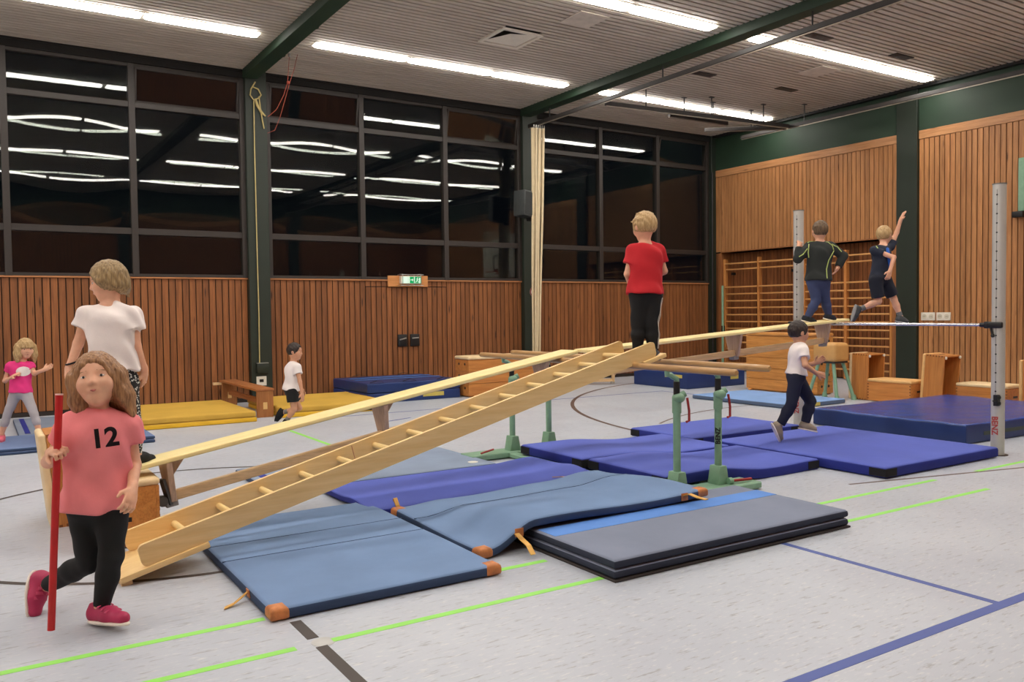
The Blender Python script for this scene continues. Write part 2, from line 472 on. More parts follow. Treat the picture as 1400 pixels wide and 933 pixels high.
def pane_mesh(w, h, sag, tilt=0.0):
    """slightly bowed pane with thickness, centred, facing -y"""
    m = MB(); n = 12
    G = {}
    for side, off in ((0, 0.0), (1, 0.005)):
        for i in range(n + 1):
            for j in range(n + 1):
                a = -1 + 2 * i / n; c = -1 + 2 * j / n
                G[side, i, j] = m.bm.verts.new((a * w / 2, off + sag * (1 - a * a) * (1 - c * c), c * h / 2))
    for i in range(n):
        for j in range(n):
            m.bm.faces.new((G[0, i, j], G[0, i + 1, j], G[0, i + 1, j + 1], G[0, i, j + 1]))
            m.bm.faces.new((G[1, i, j], G[1, i, j + 1], G[1, i + 1, j + 1], G[1, i + 1, j]))
    for i in range(n):
        for a, bb in (((i, 0), (i + 1, 0)), ((i + 1, n), (i, n)), ((0, i + 1), (0, i)), ((n, i), (n, i + 1))):
            m.bm.faces.new((G[0, a[0], a[1]], G[1, a[0], a[1]], G[1, bb[0], bb[1]], G[0, bb[0], bb[1]]))
    return m.mesh('pane', M_GLASS, 40)

def window(idx, x0, x1, mull, tilted, sags):
    f = MB()
    zb, z1, z2, zt = 2.125, 2.85, 4.85, 5.50
    f.box(x0, x1, WY - .02, WY + .10, zb, zb + .05, .004, 1)
    f.box(x0, x1, WY - .02, WY + .10, zt - .05, zt, .004, 1)
    f.box(x0, x1, WY - .02, WY + .10, z1 - .05, z1 + .05, .004, 1)
    f.box(x0, x1, WY - .02, WY + .10, z2 - .04, z2 + .05, .004, 1)
    xs = [x0 + .03] + mull + [x1 - .03]
    for c in xs: f.box(c - .048, c + .048, WY - .035, WY + .10, zb, zt, .004, 1)
    fr = f.build('window_%d' % idx, M_FRAME, smooth=0); struct(fr)
    k = 0
    for i in range(len(xs) - 1):
        a, bq = xs[i] + .048, xs[i + 1] - .048
        if bq < -2: continue
        for (za, zc_, row) in ((zb + .05, z1 - .05, 0), (z1 + .05, z2 - .04, 1), (z2 + .05, zt - .05, 2)):
            tl = row == 2 and i in tilted
            sg = sags[(i + row) % len(sags)] if row == 1 else 0.0006
            if row == 2: sg = 0.0003
            for s, yy in ((1, WY + .03), (-1, WY + .055)):
                me = pane_mesh(bq - a - .002, zc_ - za - .002, sg * s)
                o = link('pane', me, fr); o.location = ((a + bq) / 2, yy, (za + zc_) / 2)
                if tl: o.rotation_euler = (math.radians(10.0), 0, 0); o.location.y -= .03
            if tl:
                # sash of the tilted vent
                sm = MB(); w2 = (bq - a) / 2; h2 = (zc_ - za) / 2
                for q in ((-w2, w2, -h2, -h2 + .035), (-w2, w2, h2 - .035, h2), (-w2, -w2 + .035, -h2, h2), (w2 - .035, w2, -h2, h2)):
                    sm.box(q[0], q[1], -.018, .022, q[2], q[3], .003, 1)
                o = sm.build('vent_sash', M_FRAME, fr, smooth=0)
                o.location = ((a + bq) / 2, WY + .005, (za + zc_) / 2); o.rotation_euler = (math.radians(10.0), 0, 0)
window(1, -1.24, 3.95, [0.45, 2.195], [2], [0.0030, 0.0030, 0.0078])
window(2, 4.31, 9.55, [6.07, 7.80], [0, 2], [0.0052, 0.0062, 0.0048])
window(3, 9.91, 14.95, [11.65, 13.32], [2], [0.0040, 0.001, 0.001])
# left of the frame, only met by side views: plain dark glazing band
b = MB().box(XL - .3, -1.24, WY + .05, WY + .2, 2.125, 5.5).build('window_4', plain('dark_glass', (12, 12, 14), .12), smooth=0); struct(b)

# columns and beams: one painted frame per bay
for i, cx in enumerate(COLX + [14.95]):
    w_ = COLW if cx < 14 else 0.15
    b = MB().box(cx, cx + w_, WY - .12, WY + .2, 0, ZC + .02, .006, 1).build('column', M_GREENC, smooth=0)
    struct(b); b.name = 'trim_%d' % (3 + i)
    if cx < 14:
        bb = MB().box(cx - .03, cx + .21, YB, WY - .08, 5.49, ZC + .05, .006, 1)
        for k in range(9):
            yy = 1.0 + k * 1.5
            bb.box(cx + .195, cx + .235, yy - .04, yy + .04, 5.505, 5.60)
        o = bb.build('ceiling_beam', M_GREEN, smooth=0); o.name = 'trim_%d' % (20 + i); struct(o)
# corner reflection post and pipe
MB().cyl((14.90, WY - .19, 0), (14.90, WY - .19, 4.75), .025, n=10).build('trim_30', M_BLACK)
struct(bpy.data.objects['trim_30'])

# right wall
wr = MB().box(WX + .02, WX + .6, YB - .3, 9.55, 0, ZC).box(WX + .02, WX + .6, 14.3, WY + .2, 0, ZC) \
    .box(WX + .02, WX + .6, 9.5, 14.35, 2.84, ZC).box(WX + .37, WX + .6, 9.5, 14.35, 0, 2.9).build('wall_right', M_DARK, smooth=0); struct(wr)
wall_planks(wr, [(9.72, 14.46)], M_PLANK_LIT, 'y', 2.86, 4.645, WX, 0.1)
wall_planks(wr, [(3.9, 9.28)], M_PLANK_LIT, 'y', 0.07, 4.645, WX, 0.1)
wall_planks(wr, [(9.80, 14.28)], M_PLANK, 'y', 0.02, 2.83, WX + .33, 0.1)
wall_planks(wr, [(14.29, 14.46)], M_PLANK, 'y', 0.02, 2.83, WX, 0.1)
m = MB(); y = YB
while y < 3.85:
    m.box(WX, WX + .018, y, y + .09, 0.07, 4.645); y += .1
s_ = m.build('plank_run', M_PLANK_LIT, wr, smooth=0); s_['kind'] = 'stuff'
b = MB().box(WX - .012, WX + .03, YB, 9.28, 4.65, 4.81, .004, 1).box(WX - .012, WX + .03, 9.70, 14.5, 4.65, 4.81, .004, 1).build('trim_31', M_TRIM, smooth=0); struct(b)
b = MB().box(WX - .004, WX + .05, YB, WY, 4.81, ZC + .03).build('trim_32', M_GREEN, smooth=0); struct(b)
b = MB().box(WX - .07, WX + .3, 9.28, 9.70, 0, ZC + .02, .006, 1).build('trim_33', M_GREENC, smooth=0); struct(b)
b = MB().box(WX - .02, WX + .36, 9.71, 9.80, 0, 2.86).box(WX, WX + .36, 14.28, 14.30, 0, 2.86).box(WX, WX + .36, 9.75, 14.3, 2.84, 2.86).build('trim_34', wood('niche_frame', (168, 110, 66), (130, 78, 42), 'z', rnd=False, rough=.5), smooth=0); struct(b)
b = MB().box(WX - .01, WX + .02, YB, 9.28, 0, 0.065).build('baseboard_right', plain('dark_skirting', (38, 28, 22), .5), smooth=0); struct(b)
b = MB().box(WX - .12, WX + .05, YB, WY, 5.58, ZC + .02).build('trim_35', M_BLACK, smooth=0); struct(b)

# back and left walls, behind the camera; they show in the window reflections
wb = MB().box(XL, WX + .3, YB - .25, YB - .02, 0, ZC).build('wall_back', M_DARK, smooth=0); struct(wb)
m = MB(); x = XL
while x < WX:
    m.box(x, x + .094, YB - .018, YB, 0.07, 4.645); x += .105
s_ = m.build('plank_run', M_PLANK, wb, smooth=0); s_['kind'] = 'stuff'
b = MB().box(XL, WX, YB - .02, YB + .02, 4.65, 4.81).build('trim_36', M_TRIM, smooth=0); struct(b)
b = MB().box(XL, WX, YB - .02, YB + .005, 4.81, ZC + .03).build('trim_37', M_GREEN, smooth=0); struct(b)
for i, cx in enumerate(COLX):
    b = MB().box(cx, cx + COLW, YB - .1, YB + .08, 0, ZC + .02).build('trim_%d' % (40 + i), M_GREENC, smooth=0); struct(b)
wl = MB().box(XL - .25, XL, YB - .3, WY + .2, 0, ZC).build('wall_left', wood('wall_left_wood', (176, 108, 60), (122, 66, 32), 'z', rnd=False), smooth=0); struct(wl)

# ---------------------------------------------------------------- ceiling lamps
def make_lamp():
    t = thing('ceiling_lamp', 'x', 'lamp', (0, 0, ZC))
    MB().box(-.79, .79, -.12, .12, -.012, .03, .004, 1).build('housing', M_WHITEP, t, smooth=0)
    MB().prism([(-.768, -.08), (-.72, -.112), (.72, -.112), (.768, -.08), (.768, .08), (.72, .112), (-.72, .112), (-.768, .08)], -.030, -.0125, 'xy').build('diffuser', M_LAMP, t, smooth=0)
    return t
lamp0 = make_lamp(); used = False
BAYN = {0: 'left', 1: 'middle', 2: 'right'}
for r, yy in enumerate((12.52, 8.88, 5.2, 1.55)):
    rowd = ('in the row nearest the windows', 'in the second row from the windows', 'in the third row from the windows, above the photo', 'in the row by the back wall, behind the photographer')[r]
    for bi, xs in enumerate(((-1.05 - 11.2, -1.05 - 9.6, -1.05 - 8.0), (-1.05 - 5.6, -1.05 - 4.0, -1.05 - 2.4), (-0.33, 1.27, 2.87), (5.27, 6.87, 8.47), (10.85, 12.4, 13.98))):
        for k, xx in enumerate(xs):
            vis = (bi >= 2 and r == 0) or (bi >= 3 and r == 1)
            pos = ('left', 'middle', 'right')[k]
            if vis: lab = 'lit ceiling lamp, %s tube of the %s group %s' % (pos, BAYN[bi - 2], rowd)
            elif r < 2: lab = 'lit ceiling lamp left of the photo %s' % rowd
            else: lab = 'lit ceiling lamp %s' % rowd
            gp = 'fluorescent lamps on the slatted ceiling'
            if not used: lamp0.location = (xx, yy, ZC); lamp0['label'] = lab; lamp0['group'] = gp; used = True
            else: dup(lamp0, (xx, yy, ZC), None, lab, gp)

# square air outlet
t = thing('air_diffuser', 'square cream four-way air outlet in the slatted ceiling above the middle lamps', 'vent', (6.93, 10.78, ZC))
m = MB()
for a, b2, h1, h2 in ((.36, .30, 0, -.03),):
    m.box(-a, a, -a, -b2, -.03, .0, .003, 1).box(-a, a, b2, a, -.03, 0, .003, 1).box(-a, -b2, -b2, b2, -.03, 0, .003, 1).box(b2, a, -b2, b2, -.03, 0, .003, 1)
m.build('frame', M_WHITEP, t, smooth=0)
m = MB(); h = .31; d = .055
vs = [(-h, -h, -.01), (h, -h, -.01), (h, h, -.01), (-h, h, -.01), (0, 0, d)]
m._add([Vector(v) for v in vs], [(1, 2, 4), (2, 3, 4)])
m.build('cone_panel', M_WHITEP, t, smooth=0)
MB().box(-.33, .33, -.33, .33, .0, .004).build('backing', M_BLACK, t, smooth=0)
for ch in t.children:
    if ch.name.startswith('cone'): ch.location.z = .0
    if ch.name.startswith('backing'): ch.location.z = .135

# small black grilles and access plates
for (gx, gy, lab) in ((10.91, 10.71, 'small black ceiling grille left of centre, beside the hanging rail'), (13.03, 10.66, 'small black ceiling grille nearest the green end wall corner'),
                      (10.97, 8.36, 'small black ceiling grille just above the long right hand lamp row'), (13.0, 8.31, 'small black ceiling grille near the right end of the lamp row')):
    t = thing('ceiling_grille', lab, 'grille', (gx, gy, ZC), 0, 'black ceiling grilles')
    MB().box(-.24, .24, -.085, .085, -.012, 0, .003, 1).build('frame', M_BLACK, t, smooth=0)
    m = MB()
    for k in range(6): m.box(-.10 + k * .034, -.085 + k * .034, -.06, .06, -.016, -.0125)
    m.build('louvre', plain('grille_grey', (84, 80, 76), .5), t, smooth=0)
for (gx, gy, lab) in ((7.41, 9.57, 'flat square access plate in the ceiling above the air outlet'), (12.54, 9.56, 'flat square access plate in the ceiling between the right lamps')):
    t = tag(MB().box(gx - .25, gx + .25, gy - .25, gy + .25, ZC - .014, ZC, .003, 1).build('ceiling_plate', plain('plate_beige', (206, 196, 182), .55), smooth=0), lab, 'plate', 'access plates in the ceiling')

# rails hanging under the ceiling
def rail(name, label, a, b, hang, w=.07, h=.07, under=True):
    a = Vector(a); b = Vector(b); t = thing(name, label, 'rail', tuple(a))
    MB().beam(a, b, w, h, bevel=.004).build('rail_profile', plain('rail_dark', (46, 42, 40), .5), t, True, 0)
    if under:
        dn = Vector((0, 0, -h / 2 - .008))
        MB().beam(a + dn, b + dn, w * .35, .015).build('lower_lip', plain('rail_lip', (170, 160, 146), .35, .5), t, True, 0)
    for f in hang:
        p = a.lerp(b, f)
        MB().cyl((p.x, p.y, p.z + h / 2), (p.x, p.y, ZC - .012), .012, n=8).box(p.x - .05, p.x + .05, p.y - .03, p.y + .03, ZC - .014, ZC - .001).build('hanger', M_BLACK, t, True)
    return t
rail('curtain_rail', 'long dark curtain rail hanging across the ceiling beside the green beam', (9.62, 14.3, 5.26), (9.62, -0.3, 5.26), [.05, .27, .47, .66, .85])
rail('wall_rail', 'dark rail with pale lip hanging along the green end wall', (14.30, 12.9, 5.25), (14.30, 0.2, 5.25), [.13, .49, .8])
rail('stage_rail', 'long dark rail running parallel to the windows below the lamps', (9.75, 12.0, 5.25), (14.25, 11.62, 5.25), [.2, .55, .85])
rail('short_rail', 'short dark rail hanging beside the longer one near the corner', (11.39, 12.09, 5.25), (12.94, 12.06, 5.25), [.25, .75])
rail('crossing_rail', 'double rail crossing at an angle near the ceiling corner', (13.0, 12.75, 5.25), (14.25, 11.75, 5.25), [.6])

# gathered divider curtain
t = thing('divider_curtain', 'gathered cream divider curtain hanging beside the second green column', 'curtain', (9.62, 13.95, 0))
def curtain():
    m = MB()
    for k in range(9):                      # one deep pleat after the other
        pts = []; rr = []
        for j in range(16):
            f = j / 15; z = .05 + 5.10 * f; sp = .018 + .017 * f
            pts.append(((k - 4) * sp - .13 * (1 - f) - .01 + .006 * math.sin(z * 2 + k), .035 * math.sin(k * 2.4 + .5 * f), z)); rr.append(.015 + .010 * f)
        m.tube(pts, rr, 10)
    return m
curtain().build('cloth', plain('curtain_cloth', (214, 196, 160), .85, var=.05), t, smooth=50)
m = MB()
for k in range(6): m.cyl((-.12 + k * .05, 0, 5.14), (-.12 + k * .05, 0, 5.22), .012, n=8)
m.build('hooks', M_STEEL, t)

# ---------------------------------------------------------------- things on the walls
# exit sign on its board in a wire guard
t = thing('exit_sign', 'lit green and white exit sign in a wire guard above the double door', 'sign', (6.97, WY - .03, 2.1))
MB().box(-.43, .40, -.012, .012, -.11, .10, .003, 1).build('backing_board', wood('sign_board', (216, 150, 90), (190, 120, 66), 'x', rnd=False, knots=False), t, smooth=0)
MB().box(-.20, .22, -.11, -.015, -.055, .09, .006, 1).build('sign_case', M_WHITEP, t, smooth=0)
MB().box(-.19, .21, -.114, -.111, -.045, .08).build('sign_face', M_EXIT, t, smooth=0)
MB().box(-.03, .055, -.117, -.1145, -.045, .08).box(.075, .2, -.117, -.1145, -.045, .08).build('green_field', M_EXITG, t, smooth=0)
# running figure, arrow and doorway as raised pale marks
m = MB()
m.ball((.135, -.118, .055), .011, 8, (1, .2, 1))
m.beam((.13, -.118, .042), (.12, -.118, .01), .018, .002, up=(0, 1, 0)); m.beam((.12, -.118, .012), (.15, -.118, -.012), .011, .002, up=(0, 1, 0)); m.beam((.15, -.118, -.012), (.15, -.118, -.035), .010, .002, up=(0, 1, 0))
m.beam((.12, -.118, .012), (.10, -.118, -.02), .011, .002, up=(0, 1, 0)); m.beam((.10, -.118, -.02), (.085, -.118, -.03), .010, .002, up=(0, 1, 0))
m.beam((.13, -.118, .04), (.16, -.118, .02), .008, .002, up=(0, 1, 0)); m.beam((.13, -.118, .04), (.10, -.118, .035), .008, .002, up=(0, 1, 0))
m.box(.165, .19, -.119, -.1175, -.04, .06)
m.beam((-.02, -.118, .018), (.03, -.118, .018), .012, .002, up=(0, 1, 0)); m.prism([(.045, .018), (.02, .045), (.02, -.01)], -.119, -.1175, 'xz')
m.build('pictogram', M_EXIT, t, smooth=0)
m = MB()
for z in (.115, -.085):
    m.tube([(-.23, -.01, z), (-.23, -.15, z), (.24, -.15, z), (.24, -.01, z)], .006, 6)
for x in (-.19, .19): m.tube([(x, -.01, .125), (x, -.15, .125), (x, -.15, -.09), (x, -.01, -.09)], .007, 6)
for x in (-.08, .04, .12): m.cyl((x, -.15, .115), (x, -.15, -.085), .003, n=6)
m.build('wire_guard', M_STEEL, t)

# round prohibition sign on the second column
t = thing('round_sign', 'round white prohibition sign with dark red ring on the second green column', 'sign', (9.78, WY - .125, 1.90))
MB().cyl((0, 0, 0), (0, -.006, 0), .105, n=32).build('disc', plain('sign_white', (224, 206, 198), .5), t, smooth=40)
m = MB(); rr = []
for k in range(32):
    a = 2 * PI * k / 32; rr.append([m.bm.verts.new((math.cos(a) * q, yy, math.sin(a) * q)) for q, yy in ((.082, -.007), (.082, -.009), (.106, -.009), (.106, -.007))])
for k in range(32):
    A, B = rr[k], rr[(k + 1) % 32]
    for j in range(4): m.bm.faces.new((A[j], B[j], B[(j + 1) % 4], A[(j + 1) % 4]))
m.beam((-.06, -.008, .06), (.06, -.008, -.06), .018, .002, up=(0, 1, 0)); m.build('ring', plain('sign_red', (126, 44, 44), .5), t)
MB().box(-.05, .05, -.0078, -.0062, -.012, .012).build('bar_mark', M_BLACK, t, smooth=0)
t = thing('wall_sensor', 'tiny white sensor box above the round sign on the column', 'sensor', (9.80, WY - .12, 2.16))
MB().box(-.02, .02, -.03, 0, -.035, .035, .006).build('case', plain('grey_plastic', (150, 152, 150), .5), t)

# loudspeaker
t = thing('wall_speaker', 'black box loudspeaker mounted high on the second column beside the curtain', 'speaker', (9.36, 14.1, 3.66), 0.25)
MB().prism([(-.19, -.25), (.16, -.29), (.20, .22), (-.17, .25)], -.16, .14, 'xz', .012).build('cabinet', plain('speaker_black', (58, 62, 62), .55), t)
MB().prism([(-.165, -.22), (.135, -.255), (.17, .19), (-.145, .22)], -.168, -.161, 'xz').build('grille', plain('speaker_cloth', (44, 47, 47), .8, bump=.4), t, smooth=0)
MB().tube([(.05, .14, 0), (.12, .24, -.02), (.22, .30, -.05)], .022, 8).box(.1, .2, -.05, .05, -.34, -.28).build('bracket', M_BLACK, t)

# ropes and tackle at the first column
t = thing('yellow_rope', 'thin yellow rope with a looped end hanging down the first green column', 'rope', (4.12, WY - .15, 5.2))
def rp(pts): return [aty_pt(u, v, WY - .15) for u, v in pts]
def aty_pt(u, v, y):
    d = ray(u, v); return tuple(EYE + d * (y / d[1]))
MB().tube(rp([(349, 112), (343, 122), (342, 130), (347, 137), (354, 134), (357, 130), (353, 122), (346, 119)]), .012, 6).tube(rp([(349, 135), (352, 144), (357, 153), (363, 159)]), [.02, .024, .022, .012], 6).tube(rp([(354, 132), (356, 148), (359, 166), (361, 176)]), .011, 6).build('loop', plain('rope_yellow', (196, 178, 120), .8), t, True)
MB().tube(rp([(347, 138), (348, 200), (350, 280), (352, 360), (354, 430), (355, 500)]), .009, 6).build('cord', plain('rope_yellow', (196, 178, 120), .8), t, True)
t = thing('red_cords', 'thin red cords dangling from a hook on the first ceiling beam', 'cord', (4.2, 13.2, 5.4))
def yp(pts, y): return [aty_pt(u, v, y) for u, v in pts]
MB().tube(yp([(396, 70), (394, 100), (393, 113), (388, 130), (378, 150), (366, 160)], 13.2), .004, 6).tube(yp([(409, 65), (402, 95), (396, 113), (390, 135), (383, 160), (376, 178), (366, 182)], 13.2), .004, 6).build('cord', plain('cord_red', (150, 62, 44), .7), t, True)
MB().tube(yp([(392, 60), (396, 66), (396, 78)], 13.2), .02, 8).build('hook', M_STEEL, t, True)
MB().ball(yp([(394, 113)], 13.2)[0], .028, 8).build('knot', plain('cord_red', (150, 62, 44), .7), t, True)

t = thing('column_box', 'dark green junction box low on the first column with white sticker below', 'box', (4.13, WY - .12, .5))
MB().box(-.10, .10, -.06, 0, 0, .16, .008).build('case', M_GREENC, t)
MB().box(-.10, .10, -.07, 0, .162, .175, .003, 1).build('lid', M_STEEL, t)
MB().box(-.10, .07, -.012, 0, -.22, -.06, .003, 1).build('sticker', M_WHITEP, t, smooth=0)
MB().box(-.05, .02, -.015, -.0125, -.16, -.11).build('print', M_BLACK, t, smooth=0)
t = thing('white_switch', 'small white socket box near the floor behind the old wooden bench', 'socket', (3.88, WY - .03, .30))
MB().box(-.09, .06, -.05, 0, -.03, .03, .006).build('case', M_WHITEP, t)

# sockets on the right wall
def socket():
    t = thing('wall_socket', 'x', 'socket', (WX, 9.08, 1.31), -PI / 2)
    MB().box(-.135, .135, -.022, 0, -.075, .075, .006).build('plate', M_WHITEP, t)
    for sx in (-.065, .065):
        MB().cyl((sx, -.0225, 0), (sx, -.028, 0), .044, n=20).build('outlet', plain('socket_inner', (206, 198, 178), .5), t)
        MB().cyl((sx - .012, -.0285, 0), (sx - .012, -.031, 0), .006, n=8).cyl((sx + .012, -.0285, 0), (sx + .012, -.031, 0), .006, n=8).build('pin_hole', M_BLACK, t)
    return t
s0 = socket(); tag(s0, 'double white wall socket, left one of the pair right of the green pillar', None, 'double sockets on the end wall')
dup(s0, (WX, 8.78, 1.31), None, 'double white wall socket, right one of the pair right of the green pillar')
t = thing('pole_holder', 'mint green metal rail with black catch at the right edge of the end wall', 'rail', (WX - .03, 7.40, 2.9))
MB().box(-.05, .02, -.05, .05, .2, 1.1, .006, 1).build('rail_profile', M_MINT, t, smooth=0)
MB().box(-.08, .02, -.04, .14, .1, .2, .01).build('catch', M_BLACK, t)

# mint pole standing in the niche corner
t = thing('mint_pole', 'thin mint green pole standing upright left of the wall bars', 'pole', (14.98, 14.12, 0))
MB().cyl((0, 0, 0), (0, 0, 2.05), .028, n=12).build('shaft', M_MINT, t)
MB().box(-.03, .06, -.02, .02, .9, 1.1, .005).build('clip', M_BLACK, t)

# basketball backboard on the end wall (seen only mirrored in the windows)
t = thing('basketball_backboard', 'white basketball backboard with black square, seen mirrored in the window', 'backboard', (14.4, 5.9, 2.05))
MB().box(-.02, .02, -.93, .93, 0.55, 1.95, .01, 1).build('board', plain('board_white', (228, 222, 204), .5), t, smooth=0)
m = MB()
for q in ((-.3, .3, .80, .85), (-.3, .3, 1.22, 1.27), (-.3, -.25, .80, 1.27), (.25, .3, .80, 1.27)): m.box(-.024, -.0205, *q)
m.build('target_square', M_BLACK, t, smooth=0)
m = MB(); m.tube([(-.25 + .22 * math.cos(a), .22 * math.sin(a), .78) for a in np.linspace(0, 2 * PI, 25)], .01, 6); m.box(-.06, -.02, -.08, .08, .7, .82); m.build('hoop', plain('hoop_orange', (200, 80, 30), .5), t)
m = MB()
for q in ((.02, -.5, 1.5), (.02, .5, 1.5), (.02, -.5, .8), (.02, .5, .8)): m.cyl(q, (.68, q[1] * .8, q[2]), .02, n=8)
m.build('bracket', M_STEEL, t)

# ---------------------------------------------------------------- wall bars
def wall_bars():
    t = thing('wall_bars', 'x', 'wall bars', (15.13, 13.18, 0))
    for yy in (-1.03, 0, 1.03):
        MB().box(0.0, .10, yy - .03, yy + .03, 0.02, 2.68, .006, 1).build('upright', M_BARS, t, smooth=0)
    zs = [2.565, 2.43] + [2.01 - .163 * k for k in range(12)]
    for k, z in enumerate(zs):
        for a in (-1.0, .03):
            MB().beam((-.005 if k in (0, 2) else .04, a, z), (-.005 if k in (0, 2) else .04, a + .97, z), .042, .034, bevel=.012).build('rung', M_RUNG, t)
    MB().box(.1, .2, -.9, -.85, 2.3, 2.36).box(.1, .2, .85, .9, 2.3, 2.36).build('wall_bracket', M_BLACK, t, smooth=0)
    return t
wb0 = wall_bars(); tag(wb0, 'wooden wall bars in the niche, the unit next to the window corner', None, 'wall bars in the niche')
dup(wb0, (15.13, 10.90, 0), None, 'wooden wall bars in the niche, the unit behind the jumping child')

# ---------------------------------------------------------------- mats
def slab_bm(x0, x1, y0, y1, th, zf, r=0.02, nx=24, ny=16, ex=0.0):
    """soft slab following the height field zf, rounded edges; ex grows it outwards"""
    x0 -= ex; x1 += ex; y0 -= ex; y1 += ex
    def axis(a, b, n):
        rs = [0, r * .15, r * .5, r]
        return [a + q for q in rs] + [a + r + (b - a - 2 * r) * k / n for k in range(1, n)] + [b - q for q in rs[::-1]]
    xs, ys = axis(x0, x1, nx), axis(y0, y1, ny)
    def edge(d):
        d = min(d, r); return -r + math.sqrt(max(0, r * r - (r - d) ** 2))
    m = MB(); T = {}; B = {}
    for i, x in enumerate(xs):
        for j, y in enumerate(ys):
            dd = min(x - x0, x1 - x, y - y0, y1 - y); z = zf(x, y)
            T[i, j] = m.bm.verts.new((x, y, z + th + ex + edge(dd)))
            B[i, j] = m.bm.verts.new((x, y, z + max(0, -edge(dd)) * .6 - 0 * ex))
    I, J = len(xs) - 1, len(ys) - 1
    for i in range(I):
        for j in range(J):
            m.bm.faces.new((T[i, j], T[i + 1, j], T[i + 1, j + 1], T[i, j + 1]))
            m.bm.faces.new((B[i, j], B[i, j + 1], B[i + 1, j + 1], B[i + 1, j]))
    per = [(i, 0) for i in range(I)] + [(I, j) for j in range(J)] + [(i, J) for i in range(I, 0, -1)] + [(0, j) for j in range(J, 0, -1)]
    for a, b in zip(per, per[1:] + per[:1]): m.bm.faces.new((B[a], B[b], T[b], T[a]))
    return m

def mat_obj(name, label, x0, x1, y0, y1, th, top, side, zf=None, z0=0.0, r=0.02, corners=None, cmat=None, csz=.1, group=None, seams=(), cat='mat', rz=0.0, layers=1, nx=24, ny=16):
    t = thing(name, label, cat, ((x0 + x1) / 2, (y0 + y1) / 2, 0), rz, group)
    zf = zf or (lambda x, y: 0.0)
    cx, cy = (x0 + x1) / 2, (y0 + y1) / 2
    g = lambda x, y: z0 + zf(x + cx, y + cy)
    X0, X1, Y0, Y1 = x0 - cx, x1 - cx, y0 - cy, y1 - cy
    for k in range(layers):
        tl = th / layers
        gg = (lambda x, y, k=k, tl=tl: g(x, y) + tl * k)
        bm = slab_bm(X0, X1, Y0, Y1, tl * (.96 if layers > 1 else 1), gg, min(r, tl * .45), nx, ny)
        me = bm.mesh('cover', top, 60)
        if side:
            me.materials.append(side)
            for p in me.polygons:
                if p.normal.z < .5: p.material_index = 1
        link('cover' if k == layers - 1 else 'lower_cover', me, t)
    for (ix, iy) in (corners or ()):
        if cmat is M_VELC:      # fabric fasteners only on the two side faces of the corner
            xc, yc = (X0 if ix < 0 else X1), (Y0 if iy < 0 else Y1); m = MB()
            for q in range(2):
                rows = []
                for k in range(6):
                    x, y = (xc - ix * csz * k / 5, yc) if q == 0 else (xc, yc - iy * csz * k / 5)
                    n_ = (0, iy) if q == 0 else (ix, 0); zb = g(x, y)
                    rows.append([m.bm.verts.new((x + n_[0] * e, y + n_[1] * e, zb + zz_)) for e, zz_ in ((-.004, .012), (.004, .012), (.004, th - .018), (-.004, th - .018))])
                for A, B in zip(rows, rows[1:]):
                    for k in range(4): m.bm.faces.new((A[k], A[(k + 1) % 4], B[(k + 1) % 4], B[k]))
                m.bm.faces.new(rows[0]); m.bm.faces.new(rows[-1])
            m.build('corner_patch', cmat, t, smooth=0); continue
        a0 = X0 if ix < 0 else X1 - csz; b0 = Y0 if iy < 0 else Y1 - csz
        bm = slab_bm(a0, a0 + csz, b0, b0 + csz, th, g, min(r, th * .45), 5, 5, .004)
        bm.build('corner_patch', cmat, t, smooth=60)
    for s in seams:   # recessed piping lines across the top
        axis, c = s
        pts = [(c - cx, Y0 + (Y1 - Y0) * k / 20) if axis == 'x' else (X0 + (X1 - X0) * k / 20, c - cy) for k in range(21)]
        MB().tube([(p[0], p[1], g(*p) + th - .001) for p in pts], .004, 5).build('seam', side or M_BLACK, t)
    t['gx'] = 0; del t['gx']
    t_top[t.name] = (g, th, cx, cy)
    return t
t_top = {}

def strap(t, pts, w=.035, side=(0, 0, 1), mat=None, name='handle'):
    o = origin(t); return MB().ribbon([Vector(p) - o for p in pts], w, .005, side).build(name, mat or M_STRAP, t, smooth=0)

def sm(e0, e1, x):
    t = min(1, max(0, (x - e0) / (e1 - e0))); return t * t * (3 - 2 * t)

# floor group in front of and under the ladder
def z1(x, y): return .006 * math.sin(y * 7) * math.sin(x * 2.2) ** 2 * .5 + .007 * math.exp(-((y - 5.25) / .04) ** 2) * 0 + .003
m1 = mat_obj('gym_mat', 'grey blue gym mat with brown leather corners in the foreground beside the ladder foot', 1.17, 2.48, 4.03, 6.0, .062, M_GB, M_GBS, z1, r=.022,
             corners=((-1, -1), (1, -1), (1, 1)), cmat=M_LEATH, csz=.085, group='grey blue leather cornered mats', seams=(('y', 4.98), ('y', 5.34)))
strap(m1, [(1.165, 4.42, .05), (1.13, 4.40, .035), (1.08, 4.38, .012), (1.03, 4.36, .006)], side=(0.35, .94, 0))
strap(m1, [(1.163, 4.42, .062), (1.168, 4.42, .02)], side=(0, 1, 0), w=.05, mat=M_LEATH, name='handle_patch')
def z2(x, y):
    lift = .125 * sm(2.60, 2.93, x) * (1 - .75 * sm(4.58, 5.5, y))
    lift2 = .05 * sm(3.9, 4.3, x) * sm(4.5, 5.3, y)
    return lift + lift2 + .012 * math.sin(x * 4.2 + 1) * math.sin(y * 3.1) + .012
m2 = mat_obj('gym_mat', 'grey blue gym mat draped up over the edge of the dark striped mat', 2.52, 4.43, 4.33, 5.60, .06, M_GB, M_GBS, z2, r=.022,
             corners=((-1, -1), (1, -1), (-1, 1)), cmat=M_LEATH, csz=.085, group='grey blue leather cornered mats', seams=(('y', 5.22),), nx=44, ny=20)
zz = lambda x, y: z2(x, y)
